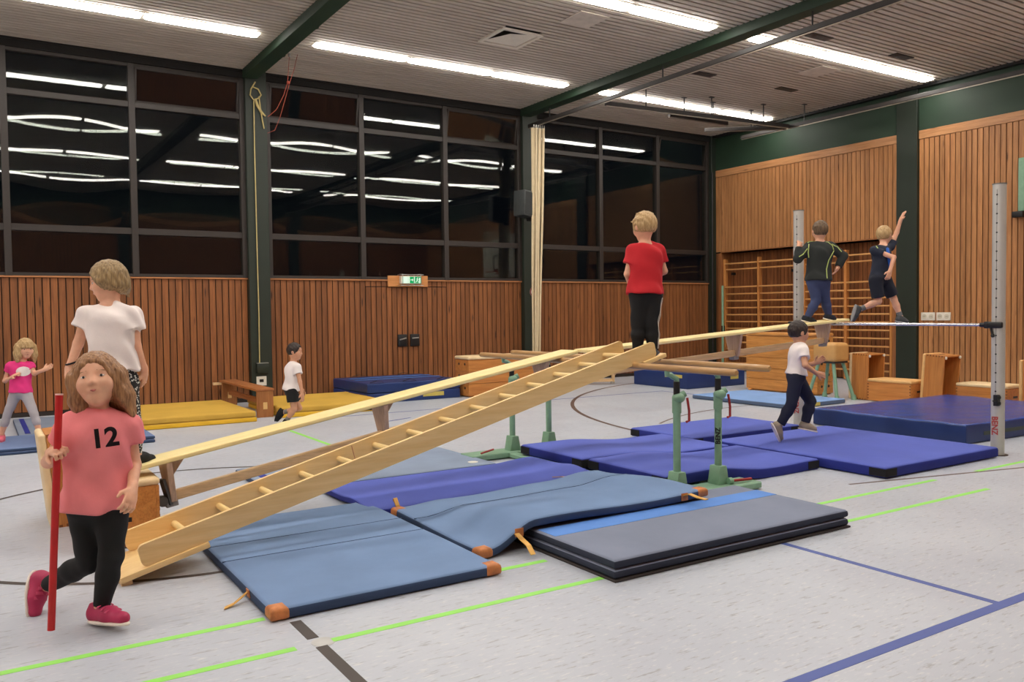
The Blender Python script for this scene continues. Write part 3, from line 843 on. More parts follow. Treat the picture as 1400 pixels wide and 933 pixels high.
strap(m2, [(2.78, 4.322, zz(2.78, 4.33) + .045), (2.80, 4.29, zz(2.8, 4.33) + .0), (2.80, 4.22, .075), (2.80, 4.17, .03)], side=(1, 0, 0))
strap(m2, [(4.20, 4.322, zz(4.2, 4.33) + .045), (4.205, 4.28, .20), (4.22, 4.22, .185), (4.24, 4.15, .178)], side=(1, 0, 0))
for xx in (2.80, 4.20): strap(m2, [(xx, 4.324, zz(xx, 4.33) + .062), (xx, 4.322, zz(xx, 4.33) + .01)], side=(1, 0, 0), w=.06, mat=M_LEATH, name='handle_patch')
m3 = mat_obj('gym_mat', 'thick dark grey folded mat with a sky blue stripe in the right foreground', 2.93, 4.98, 3.56, 4.58, .112, M_DG, M_DGS, z0=.012, r=.022, layers=2)
MB().box(-1.035, 1.035, -.525, .525, 0, .012, .003, 1).build('underlay', plain('underlay_dark', (52, 46, 44), .9), m3, smooth=0)
MB().box(-1.005, 1.005, .08, .27, .119, .1235).build('stripe', M_STRB, m3, smooth=0)
m4_ = mat_obj('gym_mat', 'thin royal blue mat with tan straps lying directly under the ladder', 2.40, 4.52, 5.67, 6.74, .052, M_RB, M_RBS,
              lambda x, y: .022 * math.exp(-((y - 6.05) / .16) ** 2) + .03 * sm(4.0, 4.5, x) + .012, r=.018, ny=28)
strap(m4_, [(2.62, 5.66, .03), (2.60, 5.67, .075), (2.60, 5.71, .12), (2.61, 5.74, .10), (2.63, 5.75, .07)], side=(.9, .2, 0))
strap(m4_, [(4.19, 5.66, .03), (4.19, 5.67, .08), (4.16, 5.73, .095), (4.12, 5.80, .085)], side=(.8, -.5, 0))
m5 = mat_obj('gym_mat', 'pale grey blue mat with a white chalk mark behind the ladder', 2.02, 4.17, 6.82, 8.0, .055, mat_vinyl('pale_slate_cloth', (132, 146, 168), .85), M_GBS, r=.02)
MB().cyl((4.0 - 3.095, 6.98 - 7.41, .0552), (4.0 - 3.095, 6.98 - 7.41, .0565), .05, n=20).build('chalk_mark', M_WHITEP, m5)
MB().box(-1.0, -.93, -.3, .3, .055, .0575).build('stripe', M_RBS, m5, smooth=0)

def z6b(x, y): return .060 * (1 - sm(5.1, 5.9, x)) + .010 * math.sin((x - 4.4) * 2.6) * sm(4.8, 5.4, x) * (1 - sm(6.0, 6.5, x)) + .002
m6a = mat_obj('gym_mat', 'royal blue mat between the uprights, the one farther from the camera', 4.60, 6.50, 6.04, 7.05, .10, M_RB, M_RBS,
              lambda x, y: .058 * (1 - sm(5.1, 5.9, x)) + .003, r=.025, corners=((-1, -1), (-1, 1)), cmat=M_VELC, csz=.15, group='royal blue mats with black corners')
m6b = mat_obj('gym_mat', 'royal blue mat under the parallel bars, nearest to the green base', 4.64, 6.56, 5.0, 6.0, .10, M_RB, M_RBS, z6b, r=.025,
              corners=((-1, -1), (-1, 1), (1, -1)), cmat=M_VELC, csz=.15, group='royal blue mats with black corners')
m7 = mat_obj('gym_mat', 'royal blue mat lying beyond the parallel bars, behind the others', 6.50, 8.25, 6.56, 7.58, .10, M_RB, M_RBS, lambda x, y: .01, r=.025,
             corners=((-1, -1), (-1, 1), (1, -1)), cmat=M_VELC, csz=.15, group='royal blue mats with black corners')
m8 = mat_obj('gym_mat', 'large royal blue mat under the running boy beside the thick soft mat', 6.62, 8.46, 4.36, 6.36, .10, M_RB, M_RBS, lambda x, y: .006, r=.025,
             corners=((-1, -1), (1, 1)), cmat=M_VELC, csz=.16, group='royal blue mats with black corners')
m9 = mat_obj('soft_landing_mat', 'thick shiny dark blue soft mat behind the right steel post', 9.0, 11.85, 4.90, 6.92, .215, M_DB, M_NAVY,
             lambda x, y: .004 * math.sin(x * 5) * math.sin(y * 4), r=.03, group=None, nx=50, ny=36, rz=-.04)
MB().box(-1.1, -.2, -1.018, -1.012, .08, .12).build('worn_patch', plain('olive_worn', (64, 74, 66), .6), m9, smooth=0)
for v in m9.children[0].data.vertices:
    if v.co.z > .15: v.co.z += .004 * math.sin(v.co.x * 9 + v.co.y * 3) * math.sin(v.co.y * 13)
m10 = mat_obj('gym_mat', 'light blue mat with yellow corner label in front of the tall vaulting box', 10.10, 11.42, 8.22, 10.2, .07, M_LB, mat_vinyl('slate_side', (82, 98, 124), .7), z0=.004, r=.02)
MB().box(-.08, .05, -.996, -.990, .012, .062).build('label', M_YLAB, m10, smooth=0)
m11 = mat_obj('soft_landing_mat', 'dark blue thick mat with yellow labels left of the tall vaulting box', 11.2, 12.75, 11.45, 12.95, .30, M_NAVY, M_NAVY, r=.02)
MB().box(-.779, -.776, -.62, -.15, .20, .26).build('label', M_YLAB, m11, smooth=0)
MB().box(.38, .60, -.754, -.751, .13, .24).build('label', M_YLAB, m11, smooth=0)
m12 = mat_obj('soft_landing_mat', 'thick dark blue mats with sky stripes lying by the window wall', 5.42, 7.16, 12.92, 14.48, .34, M_NAVY, M_NAVY, r=.02, layers=2)
MB().box(-.75, .83, .28, .36, .339, .3425).box(-.8, .84, -.1, -.04, .339, .3425).build('stripe', M_STRB, m12, smooth=0)
MB().box(-.873, -.868, .05, .22, .03, .14).build('label', M_YLAB, m12, smooth=0)
MB().box(.15, .55, -.785, -.778, .06, .13).build('label', M_YLAB, m12, smooth=0)
for (a, b2) in ((-.7, -.77), (-.1, -.77), (.55, -.77), (-.4, .74), (.5, .74)):
    strap(m12, [(6.29 + a - .12, 13.7 + b2, .345), (6.29 + a, 13.7 + b2 - .01, .375), (6.29 + a + .12, 13.7 + b2, .345)], side=(0, 1, 0), mat=M_RUB)

# yellow mats in two stacks
def ystack(x0, x1, y0, y1, lab, lab2):
    a = mat_obj('yellow_mat', lab2, x0, x1, y0, y1, .065, M_YEL, M_YELS, z0=.002, r=.015, group='yellow mats along the window wall')
    b = mat_obj('yellow_mat', lab, x0 - .01, x1 - .01, y0 + .01, y1 + .01, .08, M_YEL, M_YEL, z0=.070, r=.02, group='yellow mats along the window wall')
    return a, b
ya, yb = ystack(1.35, 3.29, 11.80, 13.75, 'yellow mat on top of the left stack, beside the old wooden bench', 'yellow mat at the bottom of the left stack')
yc, yd = ystack(3.70, 5.38, 11.95, 13.75, 'yellow mat on top of the right stack, behind the small running boy', 'yellow mat at the bottom of the right stack')
MB().box(.05, .8, -.905, -.9, .02, .055).build('dark_strip', M_VELC, yc, smooth=0)
# mats at the left edge
mat_obj('gym_mat', 'slate blue double mat the little girl stands on at the left edge', -1.3, .64, 10.62, 11.75, .075, mat_vinyl('slate_cloth', (104, 122, 160), .85), M_GBS, r=.02, layers=2)
ml = mat_obj('gym_mat', 'slate mat with a dark blue stripe behind the little girl', .42, 1.28, 11.95, 13.9, .05, mat_vinyl('slate_pale', (124, 134, 152), .85), M_GBS, r=.015)
MB().box(-.36, -.30, -.9, .9, .051, .0535).build('stripe', M_RBS, ml, smooth=0)
mat_obj('gym_mat', 'small slate blue double mat corner right of the child standing on the box', .78, 1.76, 10.62, 11.72, .09, mat_vinyl('slate_cloth', (104, 122, 160), .85), M_GBS, r=.02, layers=2)

# ---------------------------------------------------------------- small vaulting boxes
def small_box(L=.74, W=.44, H=.36, mat=None, cush=None):
    """stands on its open side, cushion up; local origin at the bottom centre"""
    t = thing('small_vaulting_box', 'x', 'vaulting box')
    mt = mat or M_BOX; th = .022
    for (a, b, c, d) in ((-L / 2, L / 2, -W / 2, -W / 2 + th), (-L / 2, L / 2, W / 2 - th, W / 2), (-L / 2, -L / 2 + th, -W / 2 + th, W / 2 - th), (L / 2 - th, L / 2, -W / 2 + th, W / 2 - th)):
        MB().box(a, b, c, d, .012, H - .05, .003, 1).build('side_panel', mt, t, smooth=0)
    MB().box(-L / 2 - .006, L / 2 + .006, -W / 2 - .006, W / 2 + .006, H - .05, H, .02, 3).build('padded_top', cush or M_CUSH, t, smooth=50)
    m = MB()
    for sx in (-1, 1):
        for k in range(6):      # dovetail joint on the long faces
            for sy in (-1, 1): m.box(sx * (L / 2 - .012) - .012, sx * (L / 2 - .012) + .012, sy * W / 2 - .0012, sy * W / 2 + .0012, .04 + k * .045, .062 + k * .045)
    m.build('finger_joint', wood('joint_dark', (150, 92, 46), (110, 62, 30), 'z', rnd=False, knots=False), t, smooth=0)
    for sx in (-1, 1):
        for sy in (-1, 1): MB().cyl((sx * (L / 2 - .03), sy * (W / 2 - .03), 0), (sx * (L / 2 - .03), sy * (W / 2 - .03), .02), .022, n=12).build('rubber_foot', M_WHITEP, t)
    for sx in (-1, 1): MB().box(sx * L / 2 - .0015, sx * L / 2 + .0015, -.06, .06, .17, .20).build('grip_hole', M_BLACK, t, smooth=0)
    return t
GB = 'small padded boxes in the row along the end wall'
sb = small_box(); sb.location = (12.22, 7.86, 0); sb.rotation_euler = (0, 0, PI / 2)
tag(sb, 'low small box with tan padded top, wedged between two boxes standing on end', None, GB)
for ch in sb.children:
    if ch.name.startswith('padded'): ch.data = ch.data.copy(); ch.data.materials[0] = M_CUSHY
# on end: length vertical, cushion turned to the window side
def upend(o, x, y, lean, turn=0.0, z=0.0):
    # local x -> up, local z (cushion) -> +y
    Mx = Matrix.Rotation(turn, 4, 'Z') @ Matrix.Rotation(lean, 4, 'X') @ Matrix(((0, 1, 0, 0), (0, 0, 1, 0), (1, 0, 0, 0), (0, 0, 0, 1)))
    o.rotation_euler = Mx.to_euler(); o.location = (x, y, z)
o = dup(sb, (0, 0, 0), None, 'small box standing on end beside the leather buck, open side to the camera', GB); upend(o, 12.27, 8.245, .03, 0, .372)
for ch in o.children:
    if ch.name.startswith('padded'): ch.data = ch.data.copy(); ch.data.materials[0] = M_CUSH
o = dup(sb, (0, 0, 0), None, 'small box leaning on end between the two low padded boxes', GB); upend(o, 12.35, 7.05, .07, 0, .385)
o = dup(sb, (12.50, 6.58, 0), (0, 0, PI / 2), 'low small box with cream padded top, just left of the right steel post', GB)
for ch in o.children:
    if ch.name.startswith('padded'): ch.data = ch.data.copy(); ch.data.materials[0] = M_CUSH
o = dup(sb, (0, 0, 0), None, 'small box standing on end with lettering, right of the right steel post', GB); upend(o, 12.30, 5.60, .0, .0, .372)
text_mesh('Benz', .15, Matrix.Translation((12.072, 5.66, .46)) @ Matrix.Rotation(-PI / 2, 4, 'Z') @ Matrix.Rotation(PI / 2, 4, 'X') @ Matrix.Rotation(-PI / 2, 4, 'Z'), M_BLACK, 'lettering', None) if False else None

# box under the start of the bench
sbl = small_box(.74, .46, .44); sbl.location = (.76, 6.24, 0); sbl.rotation_euler = (0, 0, PI / 2)
tag(sbl, 'small vaulting box with cream padded top under the low end of the long bench', None, 'small boxes by the foot of the ladder')
# lower plinth frame of that box is darker
MB().box(-.373, .373, -.233, .233, .012, .10, .003, 1).build('plinth_board', wood('plinth', (180, 110, 56), (146, 82, 40), 'x', rnd=False, knots=False), sbl, smooth=0)
o = small_box(.68, .42, .34); tag(o, 'small vaulting box tipped on end behind the girl with the red pole', None, 'small boxes by the foot of the ladder')
Mx = Matrix.Rotation(-.12, 4, 'Y') @ Matrix.Rotation(PI / 2, 4, 'Z') @ Matrix.Rotation(.02, 4, 'X') @ Matrix(((0, 1, 0, 0), (0, 0, 1, 0), (1, 0, 0, 0), (0, 0, 0, 1)))
o.rotation_euler = Mx.to_euler(); o.location = (.72, 6.95, .36)

# ---------------------------------------------------------------- vaulting boxes
def vaulting_box(L, H, W, n, mat, label, loc, rz, cushmat, group='tall vaulting boxes'):
    t = thing('vaulting_box', label, 'vaulting box', loc, rz, group)
    hh = (H - .09) / n; z = .03
    for k in range(n):
        s = 1.0
        b = MB()
        b.box(-L / 2, L / 2, -W / 2, -W / 2 + .022, z, z + hh - .006, .003, 1).box(-L / 2, L / 2, W / 2 - .022, W / 2, z, z + hh - .006, .003, 1)
        b.box(-L / 2, -L / 2 + .022, -W / 2 + .022, W / 2 - .022, z, z + hh - .006).box(L / 2 - .022, L / 2, -W / 2 + .022, W / 2 - .022, z, z + hh - .006)
        b.box(-L / 2 + .03, L / 2 - .03, -W / 2 + .03, W / 2 - .03, z - .02, z + .02)
        f = b.build('box_frame', mat, t, smooth=0)
        for sx in (-1, 1):
            m = MB()
            for yy in (-W * .22, W * .22): m.cyl((sx * (L / 2 - .01), yy, z + hh * .62), (sx * (L / 2 + .0015), yy, z + hh * .62), .024, n=12)
            m.build('grip_hole', M_BLACK, f)
        z += hh
    MB().box(-L / 2 - .015, L / 2 + .015, -W / 2 - .01, W / 2 + .01, H - .06, H, .024, 3).build('padded_top', cushmat, t, smooth=50)
    for sx in (-1, 1): MB().box(sx * (L / 2 - .12) - .03, sx * (L / 2 - .12) + .03, -W / 2 - .06, W / 2 + .06, 0, .03, .006).build('foot_bar', mat, t)
    return t
vaulting_box(1.42, .72, .48, 3, M_BOX, 'vaulting box with cream padded top beside the far blue mats', (7.95, 12.98, 0), 0.0, M_CUSH)
kb = vaulting_box(1.56, 1.06, .42, 5, M_BOXF, 'tall flamed plywood vaulting box standing behind the running boy', (12.24, 9.98, 0), PI / 2, M_BOXF)

# leather buck
t = thing('leather_buck', 'tan leather buck on splayed mint green legs beside the tall box', 'buck', (11.74, 8.72, 0), .0)
m = MB(); m.box(-.19, .19, -.22, .22, .62, .93, .06, 4); m.build('leather_body', plain('buck_leather', (206, 156, 92), .5, var=.12, scale=5, bump=.2), t, smooth=60)
MB().box(-.17, .17, -.2, .2, .60, .63, .01).build('base_board', M_BLACK, t, smooth=0)
for sx in (-1, 1):
    for sy in (-1, 1):
        lg = MB().cyl((sx * .12, sy * .14, .60), (sx * .21, sy * .27, .05), .028, n=12).build('leg', M_MINT, t)
        MB().cyl((sx * .21, sy * .27, .08), (sx * .215, sy * .28, 0.0), .036, .045, n=12).build('rubber_foot', M_MINT, lg)

# ---------------------------------------------------------------- benches
def bench(name, label, a, b, w, feet, yaw_side=1, beam=True, mats=None, drop=.27, beam_x=None, group=None):
    """a, b: ends of the board top centreline"""
    a = Vector(a); b = Vector(b); t = thing(name, label, 'bench', tuple(a), 0, group)
    d = (b - a); L = d.length; ex = d.normalized(); ey = Vector((0, 0, 1)).cross(ex).normalized(); ez = ex.cross(ey)
    M = Matrix(((ex.x, ey.x, ez.x, a.x), (ex.y, ey.y, ez.y, a.y), (ex.z, ey.z, ez.z, a.z), (0, 0, 0, 1)))
    bo, fo, be = mats or (M_BENCH, M_BENCHF, M_BEAMW)
    def put(mb, nm, mt, par=t, smooth=0):
        me = mb.mesh(nm, mt, smooth); me.transform(Matrix.Translation(-a) @ M); return link(nm, me, par)
    put(MB().box(0, L, -w / 2, w / 2, -.032, 0, .008, 2), 'board', bo)
    for fx in feet:
        f = put(MB().prism([(-w / 2 + .01, -.033), (w / 2 - .01, -.033), (w * .22, -drop), (-w * .22, -drop)], fx - .02, fx + .02, 'yz', .004), 'foot', fo)
        put(MB().box(fx - .05, fx + .03, -.035, .035, -drop - .035, -drop + .01, .005), 'foot_shoe', plain('shoe_grey', (150, 146, 140), .6), f)
        put(MB().box(fx - .024, fx - .0205, -.03, .03, -drop + .02, -drop + .05), 'badge', M_BLACK, f)
    if beam:
        x0, x1 = beam_x or (feet[0], feet[-1])
        put(MB().box(x0, x1, -.03, .03, -drop + .0, -drop + .065, .006, 2), 'balance_beam', be)
        for fx in feet: put(MB().prism([(fx + .02, -.033), (fx + .14, -.033), (fx + .02, -.16)], -.012, .012, 'xz'), 'brace', fo)
    return t
bA = bench('balance_bench', 'long pale wooden bench rising from the small box to the parallel bars', (.58, 6.00, .475), (4.74, 6.40, 1.13), .24, (.48, 2.15, 3.85), drop=.315)
bB = bench('balance_bench', 'long pale wooden bench bridging from the parallel bars to the steel high bar', (4.76, 6.236, 1.137), (8.86, 6.44, 1.365), .24, (.12, 2.14, 3.74))
# metal catch on the low foot of the first bench
MB().beam((1.03, 6.0, .40), (1.08, 6.02, .22), .05, .02).cyl((1.03, 5.98, .25), (1.03, 6.04, .25), .035, n=12).build('castor', plain('castor_grey', (90, 88, 84), .5, .4), bA, True)

ob = thing('wooden_bench', 'short old brown bench with a slotted end panel between the yellow mats', 'bench', (3.53, 13.25, 0))
MB().box(-.13, .13, -1.05, 1.12, .385, .42, .006).build('seat', M_OLDB, ob)
for yy in (-1.02, 1.0):
    e = MB().box(-.12, .12, yy - .02, yy + .02, 0, .385, .004, 1).build('end_panel', wood('old_panel', (184, 122, 70), (148, 92, 50), 'z', rnd=True, knots=False), ob, smooth=0)
    MB().box(-.03, .03, yy - .0215, yy - .0205 + .001, .12, .22).build('slot', plain('slot_tan', (226, 186, 120), .6), e, smooth=0)
MB().box(-.02, .02, -1.0, .98, .18, .26, .004).build('stretcher', M_OLDB, ob, smooth=0)
MB().box(-.24, .1, 1.06, 1.12, .34, .38, .004).build('hook_bar', M_BEAMW, ob, smooth=0)

fbn = bench('wooden_bench', 'pale wooden bench standing on the floor near the window wall behind the ladder', (9.66, 13.8, .32), (11.05, 13.15, .32), .22, (.15, 1.35), drop=.27, mats=(M_BENCH, M_BEAMW, M_BEAMW))

# ---------------------------------------------------------------- ladder with side boards
LA = Vector((.62, 5.25, .055)); LB = Vector((4.90, 5.49, 1.135))
lad = thing('wooden_ladder', 'pale wooden ladder with plywood side boards sloping up to the parallel bars', 'ladder', tuple(LA))
ex = (LB - LA).normalized(); ey = Vector((0, 0, 1)).cross(ex).normalized(); ez = ex.cross(ey); LL = (LB - LA).length
ML = Matrix(((ex.x, ey.x, ez.x, 0), (ex.y, ey.y, ez.y, 0), (ex.z, ey.z, ez.z, 0), (0, 0, 0, 1)))
def lput(mb, nm, mt, par=lad, smooth=30):
    me = mb.mesh(nm, mt, smooth); me.transform(ML); return link(nm, me, par)
def rounded(x0, x1, z0, z1, r):
    pts = []
    for cx, cz, a0 in ((x1 - r, z1 - r, 0), (x0 + r, z1 - r, 90), (x0 + r, z0 + r, 180), (x1 - r, z0 + r, 270)):
        for k in range(5):
            a = math.radians(a0 + 90 * k / 4); pts.append((cx + r * math.cos(a), cz + r * math.sin(a)))
    return pts
HW = .195
for s in (-1, 1):
    lput(MB().prism(rounded(.13, LL - .10, 0.0, .128, .03), s * HW - .014, s * HW + .014, 'xz'), 'side_board', M_LADD)
nr = 14
for k in range(nr):
    xk = .42 + (LL - .75) * k / (nr - 1)
    lput(MB().cyl((xk, -HW + .012, .062), (xk, HW - .012, .062), .021, n=14), 'rung', M_LRUNG)
for x0, x1 in ((0.0, .50), (LL - .27, LL)):
    lput(MB().box(x0, x1, -HW - .03, HW + .03, -.036, -.001, .006, 2), 'end_board', M_LADD)
lput(MB().box(.0, .06, -HW, HW, -.07, -.037, .004, 1).box(LL - .24, LL - .18, -HW, HW, -.08, -.037, .004, 1), 'stop_batten', M_BEAMW)
M_PIPE = plain('red_mark', (190, 110, 90), .6)
lput(MB().box(1.66, 1.664, HW - .0155, HW - .0142, .01, .12), 'pencil_mark', M_PIPE, smooth=0)

# ---------------------------------------------------------------- parallel bars
pb = thing('parallel_bars', 'gymnastics parallel bars with mint green steel frame and two long wooden rails', 'parallel bars', (4.85, 6.1, 0))
def pbp(mb, nm, mt, par=pb, smooth=35): return mb.build(nm, mt, par, True, smooth)
for yy, x0, x1 in ((4.84, 4.28, 5.46), (7.32, 4.12, 5.50)):
    pbp(MB().box(x0, x1, yy - .125, yy + .125, .012, .065, .008, 1).box(x0, x1, yy - .09, yy + .09, .0, .03), 'cross_base', M_MINT)
for xx in (4.60, 5.13):
    pbp(MB().box(xx - .05, xx + .05, 5.05, 7.2, .01, .055, .008, 1), 'long_base', M_MINT)
HT = 0.905
for ix, xx in enumerate((4.66, 5.12)):
    for iy, yy in enumerate((4.88, 7.30)):
        xx2 = xx
        u = pbp(MB().prism([(-.066, .06), (.066, .06), (.038, .215), (-.038, .215)], -.06, .06, 'xz', .008, M=Matrix.Translation((xx2, yy, 0))), 'post_base', M_MINT)
        p = pbp(MB().cyl((xx2, yy, .20), (xx2, yy, .80), .030, n=18).cyl((xx2, yy, .68), (xx2, yy, .80), .037, n=18), 'upright', M_MINT)
        pbp(MB().ball((xx2 + .01, yy - .01, .80), .052, 16, (1, 1, .8)).cyl((xx2 + .0, yy - .0, .80), (xx2 + .062, yy - .03, .835), .034, .026, n=14), 'clamp_head', M_MINT, p)
        pbp(MB().tube([(xx2 + .065, yy - .05, .80), (xx2 + .075, yy - .06, .70), (xx2 + .075, yy - .06, .62), (xx2 + .045, yy - .06, .612)], .010, 8), 'locking_lever', M_REDD, p)
        pbp(MB().cyl((xx2, yy, .82), (xx2, yy, .93), .026, n=14), 'inner_tube', M_BLACK, p)
        rx = 4.56 if ix == 0 else 5.06
        pbp(MB().tube([(xx2, yy, .92), (xx2, yy, .95), ((xx2 * 2 + rx) / 3, yy, .965), ((xx2 + 2 * rx) / 3, yy, .985), (rx, yy, .99), (rx, yy, 1.02)], .022, 10), 'swivel_arm', M_MINT, p)
for rx, y0, y1 in ((4.555, 4.16, 7.75), (5.065, 4.30, 7.93)):
    r_ = pbp(MB().tube([(rx, y0 + .0, 1.042), (rx, y0 + .012, 1.042), (rx, y0 + .1, 1.042), (rx, y1 - .1, 1.042), (rx, y1 - .012, 1.042), (rx, y1, 1.042)], [.018, .025, .027, .027, .025, .018], 16), 'wooden_rail', M_RAILW)
pbp(MB().cyl((5.18, 4.80, .09), (5.40, 4.78, .085), .012, n=8), 'base_lever', M_REDD)
pbp(MB().cyl((5.15, 4.80, .09), (5.19, 4.80, .09), .028, n=10), 'lever_knob', M_MINT)
pbp(MB().tube([(4.40, 7.26, .10), (4.30, 7.20, .10), (4.22, 7.20, .085)], .010, 8), 'base_lever', M_REDD)
def along_view(p, up=(0, 0, 1)):
    """matrix for lettering at p facing the photographer"""
    f = (Vector((0, 0, p[2])) - Vector(p)); f.z = 0; f.normalize(); r = Vector((0, 0, 1)).cross(f).normalized()
    return Matrix(((r.x, 0, f.x, p[0]), (r.y, 0, f.y, p[1]), (r.z, 1, f.z, p[2]), (0, 0, 0, 1)))
pp = Vector((5.12, 4.88, 0)); ff = -pp.normalized()
text_mesh('BENZ', .055, along_view((5.12 + ff.x * .0315, 4.88 + ff.y * .0315, .46)) @ Matrix.Rotation(PI / 2, 4, 'Z'), M_BLACK, 'lettering', pb, .001, bold=True)

# ---------------------------------------------------------------- high bar posts and bar
def post(name, label, x, y, faceang, h=2.70):
    t = thing(name, label, 'post', (x, y, 0), 0, 'steel high bar posts')
    MB().cyl((0, 0, 0), (0, 0, h), .062, n=32).build('tube', M_STEELP, t, smooth=40)
    MB().cyl((0, 0, h), (0, 0, h + .012), .066, n=32).build('cap', plain('cap_grey', (120, 118, 112), .5), t, smooth=40)
    MB().cyl((0, 0, 0), (0, 0, .006), .095, n=32).build('floor_sleeve', plain('sleeve_brown', (70, 58, 50), .5), t, smooth=40)
    f = Vector((math.cos(faceang), math.sin(faceang), 0)); m = MB()
    z = .55
    while z < h - .06: m.cyl(f * .056 + Vector((0, 0, z)), f * .0632 + Vector((0, 0, z)), .0085, n=10); z += .093
    m.build('adjustment_holes', M_BLACK, t)
    MB().beam(f * .0625 + Vector((0, 0, .5)), f * .0625 + Vector((0, 0, h - .05)), .003, .0014, up=tuple(f)).build('groove', M_RUB, t, smooth=0)
    return t
toc = math.atan2(-4.45, -8.62)
pr_ = post('high_bar_post', 'tall steel post standing at the corner of the thick soft mat on the right', 8.62, 4.45, toc - .35)
pl_ = post('high_bar_post', 'tall steel post behind the two boys on the bench end', 8.66, 6.90, math.atan2(-6.9, -8.66) - .35)
for t_, x, y, zc in ((pr_, 8.62, 4.45, .30), (pl_, 8.66, 6.90, .28)):
    f = Vector((-x, -y, 0)).normalized(); sd = Vector((0, 0, 1)).cross(f)
    q = Vector((x, y, zc)) + f * .0632 - sd * .028
    mm = along_view((q.x, q.y, q.z)) @ Matrix.Rotation(-PI / 2, 4, 'Z')
    text_mesh('BENZ', .075, mm, plain('letter_red', (170, 60, 56), .5), 'lettering', t_, .001, bold=True)
f = Vector((-8.62, -4.45, 0)).normalized()
c_ = f * .075
MB().ball((c_.x, c_.y, .585), .028, 12).ball((c_.x, c_.y, .525), .028, 12).cyl((c_.x - .09, c_.y, .555), (c_.x + .06, c_.y - .0, .555), .008, n=8).box(c_.x - .03, c_.x + .03, c_.y - .01, c_.y + .03, .50, .61).build('clamp_knob', M_BLACK, pr_)
hb = thing('high_bar', 'polished steel horizontal bar between the two tall posts', 'bar', (8.62, 5.6, 1.30))
MB().cyl((8.60, 4.53, 1.305), (8.60, 6.83, 1.305), .0155, n=16).build('bar', M_CHROME, hb, True)
for yy, s in ((4.45, 1), (6.90, -1)):
    MB().box(8.545, 8.63, yy + s * .06, yy + s * .11, 1.27, 1.34, .01).cyl((8.60, yy + s * .07, 1.305), (8.60, yy + s * .17, 1.305), .028, .022, n=14).box(8.54, 8.58, yy - .07, yy + .07, 1.275, 1.335, .012).cyl((8.55, yy + s * .04, 1.28), (8.55, yy + s * .02, 1.20), .012, n=8).ball((8.55, yy + s * .02, 1.20), .02, 8).build('end_clamp', M_BLACK, hb, True)

# ---------------------------------------------------------------- people: smooth-union bodies turned into one mesh each
def seg_cone(p, a, b, ra, rb, flat=False):
    a = np.asarray(a, np.float32); b = np.asarray(b, np.float32); ab = b - a
    L2 = float(ab @ ab) + 1e-9
    px, py, pz = p
    t = ((px - a[0]) * ab[0] + (py - a[1]) * ab[1] + (pz - a[2]) * ab[2]) / L2
    np.clip(t, 0, 1, out=t)
    d = np.sqrt((px - a[0] - ab[0] * t) ** 2 + (py - a[1] - ab[1] * t) ** 2 + (pz - a[2] - ab[2] * t) ** 2)
    d = d - (ra + (rb - ra) * t)
    if flat:      # cut square at the far end
        n = ab / math.sqrt(L2); d = np.maximum(d, (px - b[0]) * n[0] + (py - b[1]) * n[1] + (pz - b[2]) * n[2])
    return d
def ell(p, c, Rm, r):
    """Rm: columns are the axes"""
    q = [p[k] - c[k] for k in range(3)]
    l = [sum(q[k] * Rm[k][i] for k in range(3)) for i in range(3)]
    k0 = np.sqrt(sum((l[i] / r[i]) ** 2 for i in range(3))); k1 = np.sqrt(sum((l[i] / r[i] ** 2) ** 2 for i in range(3))) + 1e-6
    return k0 * (k0 - 1) / k1
def smin(a, b, k):
    h = np.maximum(k - np.abs(a - b), 0) / k
    return np.minimum(a, b) - h * h * k * .25
def smax(a, b, k): return -smin(-a, -b, k)

